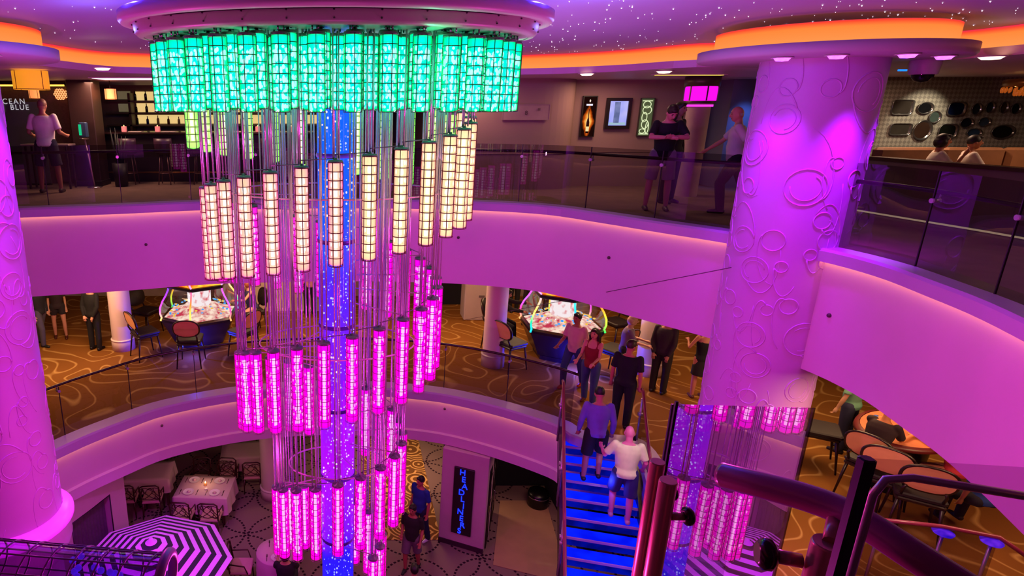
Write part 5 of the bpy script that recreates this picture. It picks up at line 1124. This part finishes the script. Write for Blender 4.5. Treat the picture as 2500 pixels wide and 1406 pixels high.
# people on the lowest floor
q = f3p(1022, 1322); person('man in a blue polo shirt and white shoes beside the sign wall', (q.x, q.y, Z3), -.9, 1.74, arms={'L': ((.12, .15, -1), (.05, -.25, -1)), 'R': ((-.15, .1, -1), (-.05, -.3, -1))}, legs={'L': ((.03, .2, -1), (0, .25, -1)), 'R': ((-.03, -.22, -1), (0, .05, -1))}, top=('shirt', '1c3490', 'short'), bottom=('trousers', '1c1a40', 'long'), hair=('short', '1c0e0e'), skin='c0605a', shoes='e0d8e0', build=1.15)
q = f3p(1003, 1392); person('man in a dark t-shirt and grey shorts walking in front of the man in blue', (q.x, q.y, Z3), -.5, 1.66, arms={'L': ((.12, .15, -1), (.05, -.6, -.8)), 'R': ((-.15, .1, -1), (.3, -1, -.3))}, legs={'L': ((.03, .2, -1), (0, .25, -1)), 'R': ((-.03, -.22, -1), (0, .05, -1))}, top=('shirt', '1c1018', 'short'), bottom=('shorts', '6a5468', 'short'), hair=('short', '1c0c10'), skin='a8504c', build=1.1)
q = onz(1012, 1392, -6.3); person('dark-haired person whose head just shows at the lower picture edge below the walkers', (q.x, q.y, Z3), PI, 1.62, top=('shirt', '241830', 'short'), bottom=('trousers', '18121c', 'long'), hair=('short', '100808'))
# ------------------------------------------------------------------ stairs between lowest and casino floor
SCX, SW, SYT, SROT = 4.72, 1.22, 10.25, -.262
SX0, SX1 = -SW/2, SW/2
NS = 20; RISE = (Z2-Z3)/NS; RUN = .285
ms = thing('lit_staircase', 'staircase with blue glowing treads climbing from lowest floor to casino floor', 'staircase', (SCX, SYT, Z2), SROT)
gtread = EM('tread_blue', '0820ff', 1.1, col2='0410e8', scale=2)
for k in range(1, NS):
    z = -RISE*k; y1 = -RUN*(k-1); y0 = y1-RUN
    MB().box((0, (y0+y1)/2, z-.02), (SX1-SX0, RUN-.03, .03)).build('tread', gtread, ms)
    MB().box((0, y0+.005, z-.018), (SX1-SX0, .022, .04)).build('nosing', M('nosing_pink', 'b08ab0', .4), ms)
    MB().box((0, y0+.02, z-.1), (SX1-SX0, .012, RISE*.72)).build('riser', EM('riser_blue', '0414c8', .6, col2='020a90', scale=3), ms)
for s in (-1, 1):
    x = s*(SX1-SX0)/2+s*.03
    mb = MB(); mb.add([(x+e, y, z+dz) for e in (-.03, .03) for (y, z) in ((0, 0), (-RUN*(NS-1), -RISE*(NS-1))) for dz in (-.32, .06)], [(0, 1, 3, 2), (4, 6, 7, 5), (0, 4, 5, 1), (2, 3, 7, 6), (1, 5, 7, 3), (0, 2, 6, 4)]); mb.build('stringer', M('stringer_black', '180c18', .3), ms)
def stair_rail(label, x):
    w_ = Matrix.Rotation(SROT, 3, 'Z')@Vector((x, 0, 0)); t = thing('stair_railing', label, 'railing', (SCX+w_.x, SYT+w_.y, Z2), SROT); n = 5; sl = RISE/RUN
    top_ = [(0, .1+0, .95)]+[(0, -RUN*(NS-1)*i/12, .95-RISE*(NS-1)*i/12) for i in range(13)]
    MB().tube(top_, .028, 10).build('handrail', M('pink_handrail', '8a2a4a', .3), t)
    for i in range(n):
        ya, yb = -RUN*(NS-1)*(i+.04)/n, -RUN*(NS-1)*(i+.96)/n
        MB().add([(0, ya, ya*sl+.1), (0, yb, yb*sl+.1), (0, yb, yb*sl+1.02), (0, ya, ya*sl+1.02)], [(0, 1, 2, 3)]).build('glass_panel', m_glass, t)
        for y in (ya, yb):
            MB().cyl((0, y, y*sl-.2), (0, y, y*sl+.86), .022, n=10).build('post', M('post_steel', 'a890b8', .25, metal=.7), t)
            MB().cyl((-.04, y, y*sl+.55), (.04, y, y*sl+.55), .035, n=12).build('clamp', m_clamp, t)
    return t
stair_rail('glass stair railing along the chandelier side of the blue-lit stairs', SX0-.07); stair_rail('glass stair railing along the carved-column side of the blue-lit stairs', SX1+.07)
lamp('POINT', 'stair_glow', (4.4, 9.0, -4.4), 10, (.05, .1, 1), .03); lamp('POINT', 'stair_glow', (4.3, 7.8, -5.2), 10, (.05, .1, 1), .03)
def stp(k, x): return Vector((SCX, SYT, Z2))+Matrix.Rotation(SROT, 3, 'Z')@Vector((x, -RUN*(k-.5), -RISE*k))
person('man in a purple-blue long-sleeved shirt and black shorts climbing the blue-lit stairs ahead', stp(3, -.12), PI-.2, 1.78, lean=.15, arms={'L': ((.25, .1, -1), (.05, -.3, -1)), 'R': ((-.25, .1, -1), (-.05, -.3, -1))}, legs={'L': ((.08, .02, -1), (.02, .06, -1)), 'R': ((-.06, -.32, -1), (-.0, .22, -1))}, head=(.35, 0), top=('shirt', '6a58b0', 'long'), bottom=('shorts', '0e0a12', 'short'), hair=('short', '120a0c'), skin='b06a60', shoes='1a1018', build=1.12)
person('bald man in a pale t-shirt and navy shorts climbing the blue-lit stairs', stp(5, .3), PI-.3, 1.76, lean=.12, arms={'L': ((-.3, -.3, -1) if False else (.25, .1, -1), (.05, -.3, -1)), 'R': ((-.3, .1, -1), (-.1, -.5, -.8))} | {'L': ((.7, -.5, -.6), (.25, -.9, .35))} if False else {'R': ((-.35, .1, -1), (.0, -.6, -.8)), 'L': ((.45, -.1, -.8), (.1, -1, -.05))}, legs={'L': ((.08, -.35, -1), (.0, .22, -1)), 'R': ((-.06, .04, -1), (-.02, .08, -1))}, head=(.3, 0), top=('shirt', 'd8dcb0', 'short'), bottom=('shorts', '2a1c60', 'short'), hair=('bald', 'c07090'), skin='d06a9a', shoes='c09098', build=1.2)
lamp('SPOT', 'parasol_spot', (-3.2, 6.8, -1.0), 700, (.62, .03, 1), .05, spot=.75, blend=.6, target=(U.x, U.y, -5.3))
lamp('SPOT', 'stair_spot', (4.5, 7.4, -1.2), 170, (1, .97, .62), .05, spot=.3, blend=.7, target=(4.75, 9.0, -3.9))
# ------------------------------------------------------------------ foreground: upper landing balustrades
w = MB(); w.box((1.75, .95, -1.03), (2.4, 1.7, .06)); struct('floor', w, m_carpet1)
w = MB(); w.box((-.85, .83, .555), (1.2, .54, .06)); struct('trim_13', w, m_ledge)
w = MB(); w.box((-.85, .75, .26), (1.1, .12, .53)); struct('trim_14', w, m_ledge)
brass = M('pink_brass', 'c87e70', .3, metal=.45, noise=.05)
def up(px, py, dep):  # point at a given view depth
    d = ray(px, py); fwd = d[1]*cp-d[2]*sp
    return Vector((d[0]*dep/fwd, d[1]*dep/fwd, EYE+d[2]*dep/fwd))
def post(name, label, pt, r, zb=-1.0):
    t = thing(name, label, 'railing post', (pt.x, pt.y, zb)); h = pt.z-zb
    MB().tube([(0, 0, 0), (0, 0, h-.006), (0, 0, h)], [r, r, r*.93], 24).build('shaft', brass, t); MB().lathe([(0, 0), (r*2.2, 0), (r*2.2, .015), (r*1.1, .03)], 24).build('base_flange', brass, t); return t
P1, P2, P3 = up(1632, 1172, 1.95), up(1606, 1126, 2.12), up(2027, 1325, 1.22)
t1 = post('railing_post', 'pink metal railing post with round clamp, nearer of the pair by the stairs', P1, .027); t2 = post('railing_post', 'pink metal railing post just behind its twin beside the blue-lit stairs', P2, .025); t3 = post('railing_post', 'thick pink metal post stub at the lower picture edge under the big handrail', P3, .031)
def knob(p0, d, parent_t, s=1.0):
    d = Vector(d).normalized(); o = parent_t.location
    mb = MB(); mb.tube([p0-o, p0+d*.05*s-o], .013*s, 12); mb.build('clamp_arm', brass, parent_t)
    mb = MB(); mb.tube([p0+d*.04*s-o, p0+d*.05*s-o, p0+d*.062*s-o, p0+d*.072*s-o], [.018*s, .03*s, .03*s, .02*s], 18); mb.build('clamp_knob', M('knob_dark', '3a1c1c', .2, metal=.6), parent_t)
k1 = up(1640, 1290, 1.93); knob(Vector((P1.x+.026, P1.y, k1.z)), (1, .0, 0), t1); knob(Vector((P2.x+.026, P2.y, up(1625, 1230, 2.1).z)), (1, 0, 0), t2, .8)
knob(Vector((P3.x-.03, P3.y+.02, up(1960, 1375, 1.25).z)), (-1, .35, 0), t3, 1.1)
def sheet(name, label, p_top0, p_top1, zdrop, glass, edge=(1, 1), top=False):
    o = p_top0; t = thing(name, label, 'glass panel', (o.x, o.y, o.z-zdrop)); up_ = Vector((0, 0, zdrop)); b1 = p_top1-p_top0
    MB().add([(0, 0, 0), tuple(b1), tuple(b1+up_), tuple(up_)], [(0, 1, 2, 3)]).build('glass', glass, t); dk = M('glass_edge', '1c0814', .3)
    if edge[0]: MB().box((0, 0, zdrop/2), (.012, .012, zdrop), rz=math.atan2(b1.y, b1.x)).build('edge', dk, t)
    if edge[1]: MB().box(b1+Vector((0, 0, zdrop/2)), (.012, .012, zdrop), rz=math.atan2(b1.y, b1.x)).build('edge', dk, t)
    return t
clear = GLASS('near_glass', 'd8ccd8', .03); mirr = GLASS('reflecting_glass', '9c86a4', .5)
E0 = up(1690, 984, 2.55); E1 = up(1652, 980, 2.75)
sheet('glass_screen', 'clear glass panel with a dark edge between the paired posts and the carved column', E1, E1+Vector((-.02, .02, 0))+Vector((.02, -.9, .3)) if False else E1+Vector((.0, -.5, .12)), 1.35, clear, (1, 0))
M0 = Vector((1.80, 3.05, .09)); M1 = Vector((1.80, 2.12, .55))
sheet('glass_screen', 'glass panel reflecting the magenta chandelier in front of the carved column', M0, M1, 1.5, mirr, (1, 0))
sheet('glass_screen', 'near glass panel with a thick dark edge beside the big handrail', up(2118, 1118, 1.2), up(2118, 1118, 1.2)+Vector((.55, -.1, .02)), 1.2, clear, (0, 0))
e = up(2118, 1118, 1.02); o = thing('glass_edge_strip', 'thick black upright edge strip of the near glass panel, crossing the big handrail', 'edge strip', (e.x, e.y, -1.0)); MB().rbox((0, 0, (e.z+1)/2), (.022, .022, e.z+1.0), .004).build('strip', M('glass_edge', '1c0814'), o)
a0, a1 = up(2145, 1158, 1.06), up(2105, 1310, 1.06)
t = thing('steel_edge_frame', 'thin steel edge frame of a glass pane right of the black edge strip', 'frame', (a0.x, a0.y, -1.0)); o = a0-Vector((0, 0, a0.z+1.0))
mb = MB(); mb.tube([Vector((0, 0, .0)), Vector((0, 0, a0.z+1.0-.04)), Vector((.015, 0, a0.z+1.0-.01)), Vector((.05, -.01, a0.z+1.0)), Vector((.4, -.1, a0.z+1.0-.02))], .007, 8); mb.build('edge_profile', M('steel_pink', 'd0a8b0'), t)
hp_ = smoothpath([up(1765, 1160, 1.5), up(1850, 1182, 1.42), up(1960, 1212, 1.34), up(2050, 1245, 1.28), up(2130, 1290, 1.22), up(2230, 1355, 1.16), up(2380, 1450, 1.1)], 6)
hr = thing('big_handrail', 'thick plum handrail sweeping down to the lower right picture corner', 'handrail', hp_[-1]); MB().tube([p-hp_[-1] for p in hp_], .03, 20).build('rail', M('plum_rail', '9a3c6a', .28, noise=.1), hr); hr.name = 'handrail'
MB().cyl(Vector((P3.x, P3.y, P3.z))-hp_[-1], up(2040, 1262, 1.28)-hp_[-1], .014, n=10).build('bracket', brass, hr)
# casino stair railing with violet-lit brackets beyond the glass
q0, q1, q2 = onz(2118, 1265, Z2+.9), onz(2300, 1285, Z2+.9), onz(2440, 1312, Z2+.9)
t = thing('glass_railing', 'low glass railing with pink handrail and violet-lit brackets under the right balcony', 'railing', (q0.x, q0.y, Z2)); o = Vector((q0.x, q0.y, Z2))
MB().tube([q0-o, q1-o, q2-o, q2-o+Vector((.5, -.5, -.35))], .026, 10).build('handrail', M('pink_handrail', '8a2a4a'), t)
for i, q in enumerate((q0.lerp(q1, .2), q1.lerp(q2, .05), q2.lerp(q1, .1))):
    b0 = q-o; b0.z = 0; MB().cyl(b0, b0+Vector((0, 0, .8)), .02, n=10).build('post', M('post_steel', 'a890b8'), t); MB().lathe([(0, .8), (.1, .81), (.11, .83), (.05, .86), (0, .86)], 20, (b0.x, b0.y, 0)).build('lit_bracket', EM('bracket_violet', '7a30ff', 1.1, col2='3010d0', scale=6), t)  # violet light on the metal brackets put in as glow of their own
for a_, b_ in ((q0, q1), (q1, q2)):
    MB().add([(a_-o)-Vector((0, 0, .85)), (b_-o)-Vector((0, 0, .85)), b_-o, a_-o], [(0, 1, 2, 3)]).build('glass_panel', m_glass, t)
# caged glass lamp tube lying on the ledge in the lower left corner
ca, cb = up(-120, 1378, 1.35), up(400, 1424, 1.35)
t = thing('caged_glass_lamp', 'big unlit glass lamp tube in a wire cage lying at the lower left picture corner', 'lamp', (ca.x, ca.y, ca.z)); ax = cb-ca; LL = ax.length; t.rotation_euler = ax.to_track_quat('X', 'Z').to_euler(); r = .062
mb = MB(); mb.tube([(0, 0, 0), (LL*.5, 0, 0), (LL-.01, 0, 0)], r*.94, 32, caps=False); mb.build('glass', GLASS('lamp_glass', 'd0a0e0', .06), t)
mb = MB(); nr = 9
for i in range(nr): mb.tube([(LL*(i+.5)/nr+.012*math.cos(2*PI*k/28), r*math.cos(2*PI*k/28), r*math.sin(2*PI*k/28)) for k in range(28)], .002, 6, closed=True)
for k in range(10): a = 2*PI*k/10; mb.tube([(0, r*math.cos(a), r*math.sin(a)), (LL, r*math.cos(a), r*math.sin(a))], .002, 6)
mb.build('wire_cage', M('cage_plum', 'c85ab8', .4), t)
mb = MB(); mb.tube([(LL-.012+.014*math.cos(0), (r+.002)*math.cos(2*PI*k/32), (r+.002)*math.sin(2*PI*k/32)) for k in range(32)], .011, 10, closed=True); mb.build('end_ring', M('cage_plum', '5a1450'), t)
mb = MB(); rr = random.Random(12)
for k in range(26): mb.ell((LL*rr.uniform(.55, .95), rr.uniform(-.03, .03), rr.uniform(-.035, .03)), (.008, .008, .008), 8, 6)
tag(mb.build('glass_beads', M('bead_violet', '8a5ae8', .05, emit='5a20f0', es=.6), t), kind='stuff')
# thin wire across the atrium with its small anchor, and the little dots on the balcony fronts
wa, wb = ony(1785, 653, 7.35), ony(1130, 782, 16.3)
mb = MB(); mb.tube([(0, 0, 0), wb-wa], .006, 6); o = mb.build('stay_wire', M('wire_plum', '5a2048', .5), None, wa); tag(o, 'thin dark wire slanting from the carved column across the balcony front', 'wire')
def dot(px, py, C, z0, label):
    best = None
    for i in range(len(C)-1):
        for j in range(8):
            p = C[i].lerp(C[i+1], j/8); q = ony(px, py, p.y)
            e = (q.x-p.x)**2+(0 if z0[0] < q.z < z0[1] else 99)
            if best is None or e < best[0]: best = (e, p, q)
    e, p, q = best; o = MB().ell((0, 0, 0), (.028, .028, .028), 10, 6).build('sprinkler', M('dot_dark', '4a1c40', .4), None, (p.x, p.y, q.z)); tag(o, label, 'sprinkler', 'small dots on the balcony fronts')
B1 = offset(C1, .165); B2 = offset(C2, .245)
for px, py, l in ((354, 597, 'small dark dot on the upper balcony front, left of the chandelier'), (1117, 580, 'small dark dot on the upper balcony front, just right of the chandelier'), (1487, 629, 'small dark dot on the upper balcony front above the second game pod'), (2022, 770, 'small dark dot on the balcony front right of the carved column')): dot(px, py, B1, (-1.6, -.1), l)
for px, py, l in ((397, 1039, 'small dark dot on the casino balcony front, parasol side'), (1087, 998, 'small dark dot on the casino balcony front, sign side')): dot(px, py, B2, (-5.4, -4.3), l)
# ================================================================== lamps
MAG = (1, .055, .62)
for i, (x, y, z, e) in enumerate(((-2.6, 5.2, .3, 230), (2.9, 4.8, .3, 230), (0, 2.6, -1.0, 200), (-2.2, 6.0, -3.2, 190), (2.4, 5.6, -3.2, 190), (0, 8.4, -1.2, 90))):
    lamp('POINT', 'atrium_wash', (x, y, z), e*.58, MAG, .05)
PUR = (.42, .0, 1)
def col_spots(c, ring):
    for a, e in ring:
        x, y = c[0]+1.02*math.cos(a), c[1]+1.02*math.sin(a)
        lamp('SPOT', 'column_light', (x, y, 2.12), e, PUR, .05, spot=1.0, blend=.9, target=(c[0]+.45*math.cos(a), c[1]+.45*math.sin(a), -2.5))
col_spots(RC, ((-1.65, 400), (-2.5, 180), (-.75, 180), (3.4, 160)))
col_spots(LC, ((-.85, 440), (-1.6, 300), (-.1, 320), (.6, 160)))
# blue glow over the hanging disc
for a in range(12):
    lamp('POINT', 'disc_backlight', (1.84*math.cos(a*.5236)-.07, 5.8+1.2*math.sin(a*.5236), 2.48), 30, (.02, .015, 1), .02)
lamp('AREA', 'ceiling_wash', (1.5, 7.5, 1.2), 50, (.75, .3, 1), 4, rot=(PI, 0, 0))
for a in range(6):
    lamp('POINT', 'green_ring_glow', (1.5*math.cos(a*1.047), 5.8+.95*math.sin(a*1.047), 1.95), 9, (.08, 1, .45), .04)
for x in (-2.5, 0, 2.5):
    lamp('POINT', 'blue_ceiling_glow', (x, 6.6, 2.25), 12, (.15, .2, 1), .05)
# upper storey
for x, y, e in ((-5, 13.2, 34), (-2.5, 13.5, 26), (2.5, 12.3, 14), (5.2, 12.4, 20), (9.5, 10.8, 30), (11.5, 9.0, 26), (8, 5, 14)):
    lamp('AREA', 'upper_downlight', (x, y, 2.15), e*1.5, (1, .62, .42), .8, rot=(0, 0, 0))
lamp('SPOT', 'mirror_wall_spot', (11.2, 11.3, 2.15), 90, (1, .85, .62), .04, spot=1.1, blend=.6, target=(11.1, 12.3, 1.3))
# casino storey
for x, y, e in ((-6, 13, 110), (-2, 14.5, 90), (2.2, 14.5, 90), (6.5, 13.2, 110), (8.5, 9.5, 90), (9, 6.5, 70), (5, 16.5, 60), (-9, 12, 60), (-2, 17.5, 40)):
    lamp('AREA', 'casino_downlight_fill', (x, y, -1.66), e*.95, (1, .6, .3), 1.4)
lamp('AREA', 'casino_downlight_fill', (6.5, 6.2, -1.66), 55, (1, .66, .4), .8)  # added fill lamp that brightens the tan chair backs
# restaurant storey
for x, y, e in ((-3, 12.2, 7), (1.5, 14.5, 70), (2.5, 9.5, 5), (4.6, 11.5, 12)):
    lamp('AREA', 'restaurant_downlight', (x, y, -5.46), e, (1, .58, .4), .9)
w = bpy.data.worlds.new('ambient_fill'); SC.world = w; w.use_nodes = True  # even purple ambient added as fill, no lamp behind it
w.node_tree.nodes['Background'].inputs[0].default_value = (.5, .12, .6, 1); w.node_tree.nodes['Background'].inputs[1].default_value = .06
